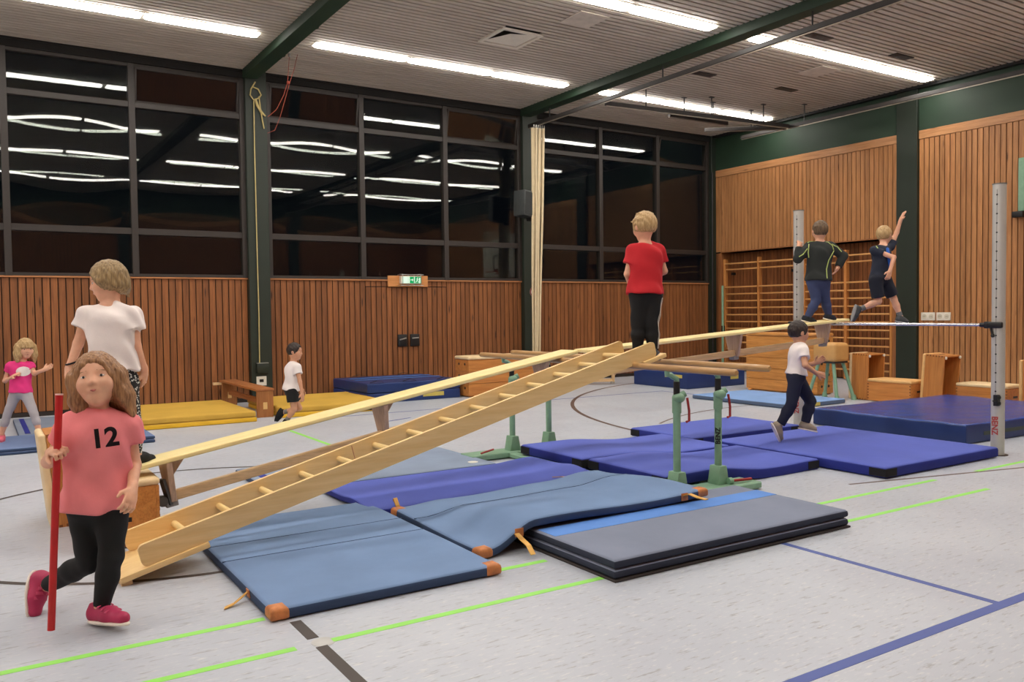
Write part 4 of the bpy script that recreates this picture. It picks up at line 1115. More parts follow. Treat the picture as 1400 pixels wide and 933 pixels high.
class SDF:
    def __init__(s): s.pr = []
    def cone(s, a, b, ra, rb, k=.03, op='+', flat=False):
        s.pr.append(('f' if flat else 'c', np.array(a, float), np.array(b, float), ra, rb, k, op)); return s
    def ell(s, c, r, R=None, k=.03, op='+'):
        s.pr.append(('e', np.array(c, float), np.eye(3) if R is None else R, r, None, k, op)); return s
    def clip(s, pt, n, k=.004):
        """cut away the side n points to"""
        s.pr.append(('p', np.array(pt, float), np.array(n, float) / np.linalg.norm(n), None, None, k, '&')); return s
    def mesh(s, h=.007, wob=None, off=0.0):
        lo = np.full(3, 1e9); hi = -lo
        for q in s.pr:
            if q[6] != '+': continue
            if q[0] in 'cf':
                for e, r in ((q[1], q[3]), (q[2], q[4])): lo = np.minimum(lo, e - r); hi = np.maximum(hi, e + r)
            else:
                r = max(q[3]); lo = np.minimum(lo, q[1] - r); hi = np.maximum(hi, q[1] + r)
        pad = 3 * h + off + .02; lo -= pad; hi += pad
        n = np.ceil((hi - lo) / h).astype(int) + 1
        ax = [(lo[k] + h * np.arange(n[k])).astype(np.float32) for k in range(3)]
        F = np.full(n, .08, np.float32)
        for q in s.pr:
            if q[0] == 'p':
                d = sum(((ax[k] - q[1][k]) * q[2][k]).reshape([-1 if j == k else 1 for j in range(3)]) for k in range(3))
                F = smax(F, d.astype(np.float32), q[5]); continue
            if q[0] in 'cf': l = np.minimum(q[1] - q[3], q[2] - q[4]); u = np.maximum(q[1] + q[3], q[2] + q[4])
            else: r = max(q[3]); l = q[1] - r; u = q[1] + r
            mg = .05 + q[5]
            i0 = np.clip(np.floor((l - mg - lo) / h).astype(int), 0, n - 1); i1 = np.clip(np.ceil((u + mg - lo) / h).astype(int) + 1, 1, n)
            sl = tuple(slice(a, b) for a, b in zip(i0, i1))
            p = [ax[k][sl[k]].reshape([-1 if j == k else 1 for j in range(3)]) for k in range(3)]
            if q[0] in 'cf': d = seg_cone(p, q[1], q[2], q[3], q[4], q[0] == 'f')
            else: d = ell(p, q[1], q[2], q[3])
            d = d.astype(np.float32)
            if q[6] == '+': F[sl] = smin(F[sl], d, q[5])
            else: F[sl] = smax(F[sl], -d, q[5])
        if wob is not None:
            p = [ax[k].reshape([-1 if j == k else 1 for j in range(3)]) for k in range(3)]
            F = F + wob(*p).astype(np.float32)
        F = F - off
        return nets(F, lo, h)

def nets(F, lo, h):
    """surface nets"""
    ins = F < 0; n = F.shape
    C = np.zeros([k - 1 for k in n], np.int8)
    for a in (0, 1):
        for b in (0, 1):
            for c in (0, 1): C += ins[a:n[0] - 1 + a, b:n[1] - 1 + b, c:n[2] - 1 + c]
    act = (C > 0) & (C < 8); idx = np.argwhere(act)
    ids = np.full(C.shape, -1, np.int32); ids[act] = np.arange(len(idx))
    acc = np.zeros((len(idx), 3)); cnt = np.zeros(len(idx))
    for d in range(3):
        o1, o2 = [k for k in range(3) if k != d]
        for a in (0, 1):
            for b in (0, 1):
                p = idx.copy(); p[:, o1] += a; p[:, o2] += b; q = p.copy(); q[:, d] += 1
                f0 = F[tuple(p.T)]; f1 = F[tuple(q.T)]; m = (f0 < 0) != (f1 < 0)
                t = f0[m] / (f0[m] - f1[m]); pos = p[m].astype(float); pos[:, d] += t
                acc[m] += pos; cnt[m] += 1
    vs = acc / cnt[:, None] * h + lo
    fs = []
    for d in range(3):
        o1, o2 = (d + 1) % 3, (d + 2) % 3
        s0 = [slice(None)] * 3; s1 = [slice(None)] * 3; s0[d] = slice(0, -1); s1[d] = slice(1, None)
        for k in (o1, o2): s0[k] = slice(1, -1); s1[k] = slice(1, -1)
        A = ins[tuple(s0)]; B = ins[tuple(s1)]; e = np.argwhere(A != B)
        if not len(e): continue
        fl = A[tuple(e.T)]
        e = e.copy(); e[:, o1] += 1; e[:, o2] += 1
        q = []
        for a, b in ((0, 0), (-1, 0), (-1, -1), (0, -1)):
            c = e.copy(); c[:, o1] += a; c[:, o2] += b; q.append(ids[tuple(c.T)])
        Q = np.stack(q, 1); Q[~fl] = Q[~fl][:, ::-1]; fs.append(Q)
    return vs, np.concatenate(fs)

def sdf_obj(name, sdf, mat, parent, h=.007, wob=None, off=0.0):
    v, f = sdf.mesh(h, wob, off)
    o = np.array(origin(parent)); v = v - o
    me = bpy.data.meshes.new(name); me.vertices.add(len(v)); me.vertices.foreach_set('co', v.astype(np.float32).ravel())
    me.loops.add(f.size); me.loops.foreach_set('vertex_index', f.astype(np.int32).ravel())
    me.polygons.add(len(f)); me.polygons.foreach_set('loop_start', np.arange(0, f.size, 4, dtype=np.int32))
    me.polygons.foreach_set('use_smooth', np.ones(len(f), bool))
    me.update(calc_edges=True); me.validate()
    me.materials.append(mat)
    return link(name, me, parent)

def U(v): v = np.asarray(v, float); return v / (np.linalg.norm(v) + 1e-9)
def skin_mat(name, rgb):
    s = NT(name); c = srgb(rgb); v = s.coord()
    f = s.noise(v, 18, 3)
    s.fin(s.ramp(f, [(.3, tuple(x * .93 for x in c)), (.7, tuple(min(1, x * 1.06) for x in c))]), .5, 0, .35)
    s.b.inputs['Subsurface Weight'].default_value = .12; s.b.inputs['Subsurface Radius'].default_value = (.9, .35, .2); s.b.inputs['Subsurface Scale'].default_value = .02
    return s.m
SKIN1 = skin_mat('skin_fair', (224, 170, 140)); SKIN2 = skin_mat('skin_tan', (206, 152, 120))
def hair_mat(name, a, b):
    s = NT(name); v = s.coord((1, 1, .12)); f = s.noise(v, 110, 3)
    s.bump(f, .5, .004)
    return s.fin(s.ramp(f, [(.3, srgb(b)), (.7, srgb(a))]), .5, 0, .4)
HAIR_BLOND = hair_mat('hair_blond', (206, 174, 124), (150, 118, 76)); HAIR_ASH = hair_mat('hair_ash', (176, 148, 104), (112, 90, 60))
HAIR_BROWN = hair_mat('hair_light_brown', (178, 132, 90), (112, 76, 50)); HAIR_DARK = hair_mat('hair_dark', (60, 46, 40), (28, 21, 18)); HAIR_MID = hair_mat('hair_mid_brown', (120, 96, 70), (70, 54, 38))
EYEW = plain('eye_white', (232, 228, 222), .25); EYED = plain('eye_iris', (52, 44, 40), .2); LIP = plain('lip', (186, 98, 88), .45)
def cloth(name, rgb, rough=.85, var=.06): return plain(name, rgb, rough, var=var, scale=5, bump=.15)

def head_axes(fwd, up):
    f = U(fwd); r = U(np.cross(f, up)); u = np.cross(r, f); return np.stack([r, f, u], 1)   # columns right, forward, up

def add_hand(S, wr, dirn, palmn, s, curl=.5, grip=None):
    """palm and five fingers; palmn points out of the palm; curl bends the fingers to palmn"""
    d = U(dirn); n = U(palmn - d * (palmn @ d)); x = np.cross(d, n)
    pc = wr + d * .042 * s
    Rm = np.stack([x, d, n], 1)
    S.ell(wr + d * .040 * s, (.031 * s, .044 * s, .015 * s), Rm, .012)
    S.cone(wr - d * .015 * s, wr + d * .03 * s, .019 * s, .020 * s, .015)
    for i, (ox, ln) in enumerate(((-.024, .052), (-.008, .060), (.008, .057), (.023, .045))):
        b = wr + d * .070 * s + x * ox * s
        fr = .0074 * max(s, .9)
        p1 = b + (d * math.cos(curl * .6) + n * math.sin(curl * .6)) * ln * .5 * s + x * ox * .18 * s
        p2 = p1 + (d * math.cos(curl * 1.7) + n * math.sin(curl * 1.7)) * ln * .36 * s
        p3 = p2 + (d * math.cos(curl * 2.6) + n * math.sin(curl * 2.6)) * ln * .26 * s
        S.cone(b - d * .02 * s, p1, fr * 1.15, fr, .006); S.cone(p1, p2, fr, fr * .93, .004); S.cone(p2, p3, fr * .93, fr * .82, .004)
    tb = wr + d * .022 * s - x * .022 * s; t1 = tb + (d * .55 - x * .7 + n * .4 * (curl + .2)) * .034 * s; t2 = t1 + (d * .85 - x * .25 + n * .5 * curl) * .026 * s
    S.cone(tb, t1, .0115 * s, .0095 * max(s, .9), .012); S.cone(t1, t2, .0093 * max(s, .9), .0078 * max(s, .9), .004)

def person(label, J, s, skin, hair, cl, fwd, upv=(0, 0, 1), torso_r=1.0, h=.0075, base=None, hands=None, flags=(), face=True, group=None, hairstyle='short', chest_fwd=None):
    """J: joints in world space. s: size factor (1.0 = a 1.3 m child). cl: clothes"""
    J = {k: np.asarray(v, float) for k, v in J.items()}
    b = base if base is not None else np.array([J['pelvis'][0], J['pelvis'][1], min(J['heelL'][2], J['heelR'][2]) - .03])
    root = thing('person', label, 'person', tuple(b), 0, group)
    A = head_axes(fwd, np.asarray(upv, float)); r_, f_, u_ = A[:, 0], A[:, 1], A[:, 2]
    cf = U(chest_fwd if chest_fwd is not None else fwd)
    sd = U(J['shR'] - J['shL']); upT = U(J['neck'] - J['pelvis']); cf = U(np.cross(upT, sd)) if (np.cross(upT, sd) @ cf) > 0 else U(np.cross(sd, upT))
    sd = np.cross(cf, upT)
    RT = np.stack([sd, cf, upT], 1)
    T = torso_r * s
    S = SDF()
    hc = J['head']; H = .118 * s ** .6 * cl.get('hscale', 1.0)                                   # half head height
    # head
    S.ell(hc + u_ * .18 * H - f_ * .06 * H, (.70 * H, .86 * H, .84 * H), A, .02)
    S.ell(hc - u_ * .30 * H + f_ * .22 * H, (.52 * H, .58 * H, .62 * H), A, .03)
    S.ell(hc - u_ * .78 * H + f_ * .50 * H, (.22 * H, .20 * H, .16 * H), A, .03)          # chin
    for q in (-1, 1):
        S.ell(hc - u_ * .22 * H + f_ * .50 * H + r_ * q * .34 * H, (.22 * H, .20 * H, .22 * H), A, .03)   # cheeks
        S.ell(hc - u_ * .06 * H - f_ * .02 * H + r_ * q * .70 * H, (.07 * H, .15 * H, .22 * H), A, .008)  # ears
        S.ell(hc + u_ * .06 * H + f_ * .84 * H + r_ * q * .30 * H, (.16 * H, .12 * H, .10 * H), A, .02, '-')  # sockets
    S.cone(hc + u_ * .08 * H + f_ * .72 * H, hc - u_ * .20 * H + f_ * .88 * H, .055 * H, .085 * H, .015)     # nose
    for q in (-1, 1): S.ell(hc - u_ * .22 * H + f_ * .82 * H + r_ * q * .09 * H, (.06 * H,) * 3, None, .008)
    S.ell(hc - u_ * .46 * H + f_ * .74 * H, (.20 * H, .08 * H, .09 * H), A, .012)                              # mouth mound
    nb = J['neck']
    S.cone(nb - upT * .02 * s, hc - u_ * .45 * H - f_ * .12 * H, .043 * s, .040 * s, .03)
    # torso
    pel = J['pelvis']; ch = J['neck'] * .72 + pel * .28; wa = J['neck'] * .36 + pel * .64
    S.ell(ch - cf * .005, (.115 * T, .078 * T, .115 * s), RT, .04)
    S.ell(wa, (.098 * T, .072 * T, .115 * s), RT, .05)
    S.ell(pel + upT * .01, (.110 * T, .085 * T, .085 * s), RT, .05)
    for q in ('L', 'R'):
        S.cone(nb - upT * .025 * s, J['sh' + q], .038 * s, .040 * s, .04)
        S.cone(J['sh' + q], J['el' + q], .038 * s, .029 * s, .03)
        S.cone(J['el' + q], J['wr' + q], .030 * s, .021 * s, .012)
        S.cone(J['hip' + q], J['kn' + q], .066 * s, .043 * s, .04)
        S.cone(J['kn' + q], J['kn' + q] * .62 + J['an' + q] * .38, .042 * s, .042 * s, .015)
        S.cone(J['kn' + q] * .62 + J['an' + q] * .38, J['an' + q], .042 * s, .028 * s, .02)
        S.cone(J['an' + q], J['heel' + q], .028 * s, .026 * s, .02)
        S.cone(J['heel' + q], J['toe' + q], .026 * s, .020 * s, .02)
        hd = (hands or {}).get(q, {})
        dr = J.get('hd' + q, J['wr' + q] + (J['wr' + q] - J['el' + q])) - J['wr' + q]
        pn = np.asarray(hd.get('palm', (pel - J['wr' + q])), float)
        if np.linalg.norm(np.cross(U(dr), U(pn))) < .1: pn = cf
        add_hand(S, J['wr' + q], dr, pn, s * hd.get('s', 1.02), hd.get('curl', .45))
    body = sdf_obj('body', S, skin, root, h)
    # eyes, lips
    if face:
        for q in (-1, 1):
            c = hc + u_ * .05 * H + f_ * .665 * H + r_ * q * .29 * H - np.array(b)
            Mx = Matrix([[*(A[i]), c[i]] for i in range(3)] + [[0, 0, 0, 1]])
            m = MB(); bmesh.ops.create_uvsphere(m.bm, u_segments=12, v_segments=8, radius=1, matrix=Mx @ Matrix.Diagonal((.100 * H, .085 * H, .038 * H, 1)))
            e = m.build('eye', EYEW, root)
            m = MB(); bmesh.ops.create_uvsphere(m.bm, u_segments=10, v_segments=6, radius=1, matrix=Matrix.Translation(Vector(f_ * .062 * H)) @ Mx @ Matrix.Diagonal((.045 * H, .03 * H, .05 * H, 1)))
            m.build('iris', EYED, e)
        L_ = SDF(); c = hc - u_ * .47 * H + f_ * .80 * H
        L_.cone(c - r_ * .22 * H - f_ * .07 * H + u_ * .04 * H, c + f_ * .02 * H - u_ * .012 * H, .016 * H * 1.5, .026 * H * 1.5, .004).cone(c + f_ * .02 * H - u_ * .012 * H, c + r_ * .22 * H - f_ * .07 * H + u_ * .04 * H, .026 * H * 1.5, .016 * H * 1.5, .004)
        sdf_obj('lips', L_, LIP, root, .0022)
        B_ = SDF()
        for q in (-1, 1):
            B_.cone(hc + u_ * .25 * H + f_ * .755 * H + r_ * q * .16 * H, hc + u_ * .235 * H + f_ * .64 * H + r_ * q * .42 * H, .022 * H, .018 * H, .002)
        sdf_obj('eyebrow', B_, hair, root, .0022)
    # hair
    Hs = SDF(); rr = np.random.RandomState(int(abs(hc[0]) * 1000) % 999)
    th = .06 if hairstyle in ('short', 'crop') else .10
    if hairstyle == 'crop': th = .03
    if hairstyle == 'tousle': th = .11
    Hs.ell(hc + u_ * .20 * H - f_ * .10 * H, ((.72 + th) * H, (.86 + th) * H, (.84 + th) * H), A, .02)
    # the face opening
    Hs.ell(hc - u_ * .30 * H + f_ * 1.02 * H, (.60 * H, .75 * H, .86 * H), A, .03, '-')
    if hairstyle in ('short', 'tousle', 'crop'):
        Hs.ell(hc - u_ * .78 * H + f_ * .30 * H, (.95 * H, .80 * H, .62 * H), A, .02, '-')
        Hs.clip(hc - u_ * .50 * H, -u_, .02)
        for q in (-1, 1): Hs.ell(hc - u_ * .10 * H + f_ * .02 * H + r_ * q * .80 * H, (.16 * H, .20 * H, .26 * H), A, .01, '-')
    if hairstyle == 'tousle':
        for k in range(16):
            a = rr.uniform(-1.3, 1.3); e = rr.uniform(-.9, .9); v = U(u_ * math.cos(a) * math.cos(e) + r_ * math.sin(a) + f_ * math.sin(e) * .6)
            p = hc + u_ * .2 * H - f_ * .1 * H + v * .86 * H
            Hs.cone(p, p + v * .12 * H + rr.uniform(-1, 1, 3) * .05 * H, .10 * H, .03 * H, .02)
    if hairstyle == 'bun':
        Hs.clip(hc - u_ * .62 * H, -u_, .03)
        for q in (-1, 1):
            Hs.cone(hc + u_ * .1 * H + f_ * .35 * H + r_ * q * .66 * H, hc - u_ * .34 * H - f_ * .45 * H + r_ * q * .55 * H, .13 * H, .17 * H, .03)
        Hs.ell(hc - u_ * .40 * H - f_ * .62 * H, (.46 * H, .34 * H, .40 * H), A, .05)
        Hs.cone(hc - u_ * .5 * H - f_ * .7 * H + r_ * .3 * H, hc - u_ * 1.0 * H - f_ * .75 * H + r_ * .45 * H, .14 * H, .04 * H, .04)
    if hairstyle in ('long', 'longfringe'):
        lo_ = cl.get('hairlen', 1.5)
        for k in range(11):
            a = -1.75 + 3.5 * k / 10 + rr.uniform(-.07, .07)     # around the back
            v = r_ * math.sin(a) * .80 - f_ * math.cos(a) * .72
            p0 = hc + v * H * .92 + u_ * .15 * H; sway = cl.get('sway', np.zeros(3))
            fall = np.array([0, 0, -1.0]) * lo_ * H * rr.uniform(.85, 1.1)
            p1 = p0 + fall * .5 + v * .02 * H + sway * .4; p2 = p0 + fall + v * .06 * H + sway
            Hs.cone(p0, p1, .20 * H, .21 * H, .05); Hs.cone(p1, p2, .21 * H, .09 * H, .05)
        if hairstyle == 'longfringe':
            for k in range(7):
                a = -.8 + 1.6 * k / 6; v = r_ * math.sin(a) * .72 + f_ * math.cos(a) * .86
                Hs.cone(hc + v * H * .8 + u_ * .66 * H, hc + v * H * 1.0 + u_ * .28 * H, .10 * H, .07 * H, .03)
    kx = rr.uniform(0, 6)
    sdf_obj('hair', Hs, hair, root, max(.0045, h * .8), lambda x, y, z: .0022 * np.sin(x * 260 + 20 * z + kx) * np.sin(y * 230 + z * 30) + .0015 * np.sin(z * 90 + x * 140))

    def wr_(amp, fr=38, ph=0): return lambda x, y, z: amp * (np.sin(z * fr + 11 * x * 1.3 + 7 * np.sin(x * 9 + y * 7) + ph) * .6 + np.sin((x + y * .7 + z * .5) * fr * 1.2 + ph * 2) * .5)
    # trousers
    tr = cl['legs']; L = SDF(); o = tr.get('off', .007); k = tr.get('len', 1.0)
    L.ell(pel + upT * .005, (.110 * T + o, .085 * T + o, .085 * s + o * .5), RT, .05)
    L.ell(wa * .5 + pel * .5, (.100 * T + o, .076 * T + o, .07 * s), RT, .04)
    for q in ('L', 'R'):
        hp, kn, an = J['hip' + q], J['kn' + q], J['an' + q]
        lo1 = tr.get('flare', 0)
        if k <= .5:
            e = hp + (kn - hp) * (k * 2); re = .066 * s + (.043 - .066) * s * k * 2
            L.cone(hp, e, .066 * s + o, re + o + lo1, .04, flat=True)
        else:
            L.cone(hp, kn, .066 * s + o, .043 * s + o, .04)
            f = (k - .5) * 2; md = kn * .62 + an * .38
            if f <= .45: L.cone(kn, kn + (an - kn) * f, .042 * s + o, .040 * s + o, .012, flat=True)
            else:
                e = kn + (an - kn) * f
                L.cone(kn, md, .042 * s + o, .042 * s + o, .015); L.cone(md, e, .042 * s + o, (.042 - (.042 - .028) * (f - .38) / .62) * s + o + lo1, .02, flat=True)
    legs = sdf_obj(tr.get('name', 'trousers'), L, tr['mat'], root, h, wr_(tr.get('wrinkle', .0025), 44, 1))
    # shirt
    sh = cl['top']; Sx = SDF(); o = sh.get('off', .012); hem = sh.get('hem', .12)
    Sx.ell(ch - cf * .005, (.115 * T + o, .078 * T + o, .115 * s + o * .3), RT, .04)
    hp_ = pel - upT * (hem + .06) * s
    for q in (-1, 1):
        Sx.cone(ch + sd * q * .040 * T, hp_ + sd * q * .042 * T * sh.get('wide', 1.0), .068 * T + o, .074 * T + o * 1.3, .05)
    Sx.ell(pel, (.112 * T + o * 1.2, .086 * T + o * 1.2, .09 * s), RT, .05)
    sl_ = sh.get('sleeve', .5)
    for q in ('L', 'R'):
        Sx.cone(nb - upT * .035 * s, J['sh' + q], .036 * s + o * .7, .040 * s + o, .04)
        if sl_ <= 1: Sx.cone(J['sh' + q], J['sh' + q] + (J['el' + q] - J['sh' + q]) * sl_, .040 * s + o, .037 * s + o * 1.15 + sh.get('sflare', .004), .02, flat=True)
        else:
            Sx.cone(J['sh' + q], J['el' + q], .040 * s + o, .033 * s + o, .03); Sx.cone(J['el' + q], J['wr' + q], .033 * s + o, .024 * s + o, .02, flat=True)
    Sx.clip(pel - upT * hem * s, -upT, .004)
    Sx.cone(nb + upT * .045 * s + cf * .012 * s, nb + upT * .12 * s + cf * .02 * s, .05 * s, .06 * s, .006, '-')
    top = sdf_obj(sh.get('name', 'shirt'), Sx, sh['mat'], root, h, wr_(sh.get('wrinkle', .004), 34))
    # shoes
    shc = cl['shoes']
    for q in ('L', 'R'):
        hl, te, an = J['heel' + q], J['toe' + q], J['an' + q]
        d = U(te - hl); upf = U((an - hl) - d * ((an - hl) @ d)); sdv = np.cross(d, upf)
        F_ = SDF(); o = .008
        F_.cone(hl + upf * .004, hl * .45 + te * .55 + upf * .004 * s, .030 * s + o, .030 * s + o, .03)
        F_.cone(hl * .45 + te * .55 + upf * .0, te, .030 * s + o, .026 * s + o * .6, .03)
        F_.cone(hl + upf * .02 * s, hl * .8 + an * .2 + upf * .035 * s, .031 * s + o, .031 * s + o * .7, .03)
        F_.cone(hl * .7 + te * .3 + upf * .02, hl * .45 + te * .55 + upf * .012, .028 * s, .026 * s, .03)
        F_.clip(hl - upf * .016 * s, -upf, .004)
        F_.clip(an + upf * (.012) * s, upf, .004)
        sob = sdf_obj('shoe', F_, shc['mat'], root, .0055)
        G_ = SDF(); w_ = .036 * s + o * .8
        Rf = np.stack([sdv, d, upf], 1); lf = np.linalg.norm(te - hl)
        G_.ell(hl * .5 + te * .5 - upf * .022 * s, (w_, lf * .5 + .042 * s, .030 * s), Rf, .01)
        G_.ell(hl * .78 + te * .22 - upf * .022 * s, (w_ * .92, lf * .22 + .044 * s, .030 * s), Rf, .03)
        G_.clip(hl - upf * .030 * s, -upf, .003); G_.clip(hl - upf * .015 * s, upf, .003)
        sdf_obj('sole', G_, shc['sole'], sob, .005)
        if shc.get('straps'):
            m = MB()
            for k in range(3):
                c = hl * (.66 - .15 * k) + te * (.34 + .15 * k) + upf * (.052 - .009 * k) * s - np.array(b)
                pts = [c + sdv * (.041 * s * math.sin(a)) + upf * (.020 * s * (math.cos(a) - 1) + .006) for a in np.linspace(-1.25, 1.25, 9)]
                m.ribbon([Vector(p) for p in pts], .014, .004, Vector(d))
            m.build('strap', shc['straps'], sob)
        if shc.get('sock') is not None:
            K = SDF(); K.cone(an - U(J['kn' + q] - an) * .0, an + (J['kn' + q] - an) * shc.get('sockh', .22), .028 * s + .004, .031 * s + .004, .02)
            sdf_obj('sock', K, shc['sock'], root, .006)
    return root, body, top, legs, A, H, hc, RT

def WP(px, d):   # joints from pixel measurements: (u, v, depth offset)
    return {k: P(v[0], v[1], d + (v[2] if len(v) > 2 else 0)) for k, v in px.items()}
FWD = RC @ np.array([0, 0, -1.0]); RGT = RC @ np.array([1.0, 0, 0]); FWD[2] = 0; FWD = U(FWD); RGT[2] = 0; RGT = U(RGT)
UPW = np.array([0, 0, 1.0])
def TR(u, v):
    return U(np.cross(-TC(u, v), UPW))
def TC(u, v):
    d = -ray(u, v); d[2] = 0; return U(d)

PINKJ = cloth('coral_jersey', (238, 134, 138)); BLK = cloth('black_cloth', (16, 16, 18)); WHT = cloth('white_cotton', (236, 226, 222)); SOLEW = plain('sole_white', (232, 222, 210), .5)
# 1 foreground girl with the red pole. 'L' = the side at the left of the photo
D = 4.10
J = WP(dict(head=(133, 522), neck=(134, 562), shL=(97, 584, -.02), shR=(174, 584, .04), pelvis=(134, 690), hipL=(116, 700), hipR=(153, 700),
            knL=(122, 768, .02), anL=(66, 800, .16), heelL=(52, 793, .19), toeL=(48, 836, .13),
            knR=(152, 762, -.04), anR=(139, 828, -.02), heelR=(132, 842, .0), toeR=(168, 846, -.12),
            elL=(66, 632, .05), wrL=(70, 619, -.13), hdL=(80, 614, -.19), elR=(184, 636, .08), wrR=(181, 668, -.08), hdR=(178, 688, -.14)), D)
girl = person('girl in coral pink jersey and black trousers carrying a red pole', J, 1.05, SKIN1, HAIR_BROWN,
    dict(top=dict(mat=PINKJ, sleeve=.42, off=.022, hem=.02, wrinkle=.009, name='jersey'), legs=dict(mat=BLK, off=.010), shoes=dict(mat=plain('magenta_shoe', (176, 40, 84), .6), sole=SOLEW, straps=plain('pink_strap', (204, 74, 112), .6)),
         hairlen=1.55, sway=RGT * .06, hscale=1.12), fwd=TC(133, 522) - RGT * .22 + UPW * .26, upv=UPW - RGT * .12, h=.0065, hairstyle='long', chest_fwd=-FWD + RGT * .1, torso_r=1.12,
    hands=dict(L=dict(palm=RGT * .6 - FWD * .4, curl=1.25, s=1.05), R=dict(curl=.6)))
# number on the jersey
_bv = None
def bvh_of(o):
    me = o.data; og = origin(o)
    return BVHTree.FromPolygons([Vector(v.co) + og for v in me.vertices], [tuple(p.vertices) for p in me.polygons])
def on_cloth(txt, size, uv, depth, obj, mat, parent, roll=0, mesh=None):
    p = P(uv[0], uv[1], depth); f = -U(ray(*uv)); r = U(np.cross(UPW, f)); u = np.cross(f, r)
    Mx = Matrix([[r[i], u[i], f[i], p[i]] for i in range(3)] + [[0, 0, 0, 1]]) @ Matrix.Rotation(roll, 4, 'Z')
    return text_mesh(txt, size, Mx, mat, 'lettering', parent, .0006, bvh_of(obj), f, .0015, bold=True)
on_cloth('12', .125, (143, 600), 4.0, girl[2], cloth('print_black', (34, 26, 30)), girl[0], .08)
pole = thing('gymnastics_pole', 'long red plastic pole held upright by the girl in the coral jersey', 'pole', tuple(P(70, 862, 3.90)))
a_, b_ = P(81, 540, 3.93), P(70, 862, 3.90)
MB().cyl(a_, b_, .0165, n=20).build('shaft', M_RED, pole, True)
MB().cyl(a_ + (a_ - b_) * .004, a_ + (b_ - a_) * .002, .0175, n=20).build('end_cap', plain('cap_pale', (226, 178, 170), .5), pole, True)

# 2 child in white shirt on the small box
D = 5.55
J = WP(dict(head=(148, 385), neck=(152, 416), shL=(120, 432), shR=(180, 432), pelvis=(158, 520), hipL=(144, 526), hipR=(172, 526),
            knL=(140, 588), anL=(138, 640, .02), heelL=(134, 642, .0), toeL=(146, 637, .16), knR=(182, 578, .02), anR=(186, 622, -.01), heelR=(180, 629, -.02), toeR=(206, 628, .10),
            elL=(107, 470, .0), wrL=(94, 506, -.07), hdL=(93, 522, -.10), elR=(186, 474, .0), wrR=(197, 506, .05), hdR=(198, 524, .08)), D)
leopard = NT('patterned_leggings')
vo = leopard.n('ShaderNodeTexVoronoi'); vo.inputs['Scale'].default_value = 55; leopard.l(leopard.coord(), vo.inputs['Vector'])
leopard.fin(leopard.ramp(vo.outputs['Distance'], [(.30, srgb((205, 205, 200))), (.38, srgb((24, 25, 28)))]), .8); 
wom = person('older child in white t-shirt and patterned leggings, standing on the box with back turned', J, 1.12, SKIN1, HAIR_ASH,
    dict(top=dict(mat=WHT, sleeve=.45, off=.020, hem=-.05, wrinkle=.009, sflare=.02), legs=dict(mat=leopard.m, off=.005, name='leggings'), shoes=dict(mat=BLK, sole=SOLEW)),
    fwd=-TR(148, 385) - TC(148, 385) * .12 - UPW * .22, h=.0075, hairstyle='bun', chest_fwd=FWD, torso_r=1.12, hands=dict(L=dict(palm=RGT, curl=.5), R=dict(palm=-RGT, curl=.7)))
br = P(97, 497, 5.49); MB().tube([(br[0] + .030 * math.cos(a) , br[1] + .030 * math.sin(a), br[2] + .008 * math.cos(a)) for a in np.linspace(0, 2 * PI, 20)], .006, 6).build('wristband', BLK, wom[0], True)

# 3 little girl at the left
D = 9.72
J = WP(dict(head=(35, 477), neck=(29, 495), shL=(14, 501), shR=(41, 501), pelvis=(28, 536), hipL=(21, 540), hipR=(36, 540),
            knL=(10, 567), anL=(2, 594), heelL=(2, 600, .04), toeL=(1, 603, -.10), knR=(47, 567), anR=(54, 592), heelR=(55, 598, .04), toeR=(57, 602, -.10),
            elL=(7, 521, .03), wrL=(17, 516, -.09), hdL=(23, 511, -.12), elR=(47, 511, .0), wrR=(60, 506, -.05), hdR=(70, 501, -.05)), D)
lg = person('little girl in bright pink t-shirt and grey leggings standing at the left edge', J, .90, SKIN1, HAIR_BLOND,
    dict(top=dict(mat=cloth('magenta_cotton', (226, 52, 128)), sleeve=.38, off=.012, hem=.01), legs=dict(mat=cloth('grey_leggings', (176, 170, 174)), off=.005, len=.80, name='leggings'),
         shoes=dict(mat=plain('pink_slipper', (214, 100, 120), .7), sole=plain('pink_sole', (200, 90, 110), .6)), hairlen=1.6), fwd=TC(35, 477) + RGT * .35 - UPW * .15, h=.0075, hairstyle='longfringe', chest_fwd=-FWD,
    hands=dict(L=dict(palm=RGT, curl=.5), R=dict(palm=-FWD + UPW * .3, curl=.1)))
bv = bvh_of(lg[2]); f = -U(ray(33, 510)); r = U(np.cross(UPW, f)); u = np.cross(f, r); c0 = P(32, 508, 9.5)
m = MB()
ring = []
for k in range(25):
    a = 2 * PI * k / 24; ring.append(None)
cent = None
def proj(q):
    hh = bv.ray_cast(Vector(q + f * .3), Vector(-f)); return (np.array(hh[0]) + f * .003) if hh[0] is not None else q
rows = []
for j in range(5):
    rows.append([m.bm.verts.new(proj(c0 + (r * .075 * math.cos(2 * PI * k / 20) + u * .055 * math.sin(2 * PI * k / 20)) * (j / 4 + .001))) for k in range(20)])
for A_, B_ in zip(rows, rows[1:]):
    for k in range(20): m.bm.faces.new((A_[k], B_[k], B_[(k + 1) % 20], A_[(k + 1) % 20]))
m.build('print_patch', WHT, lg[0], True)

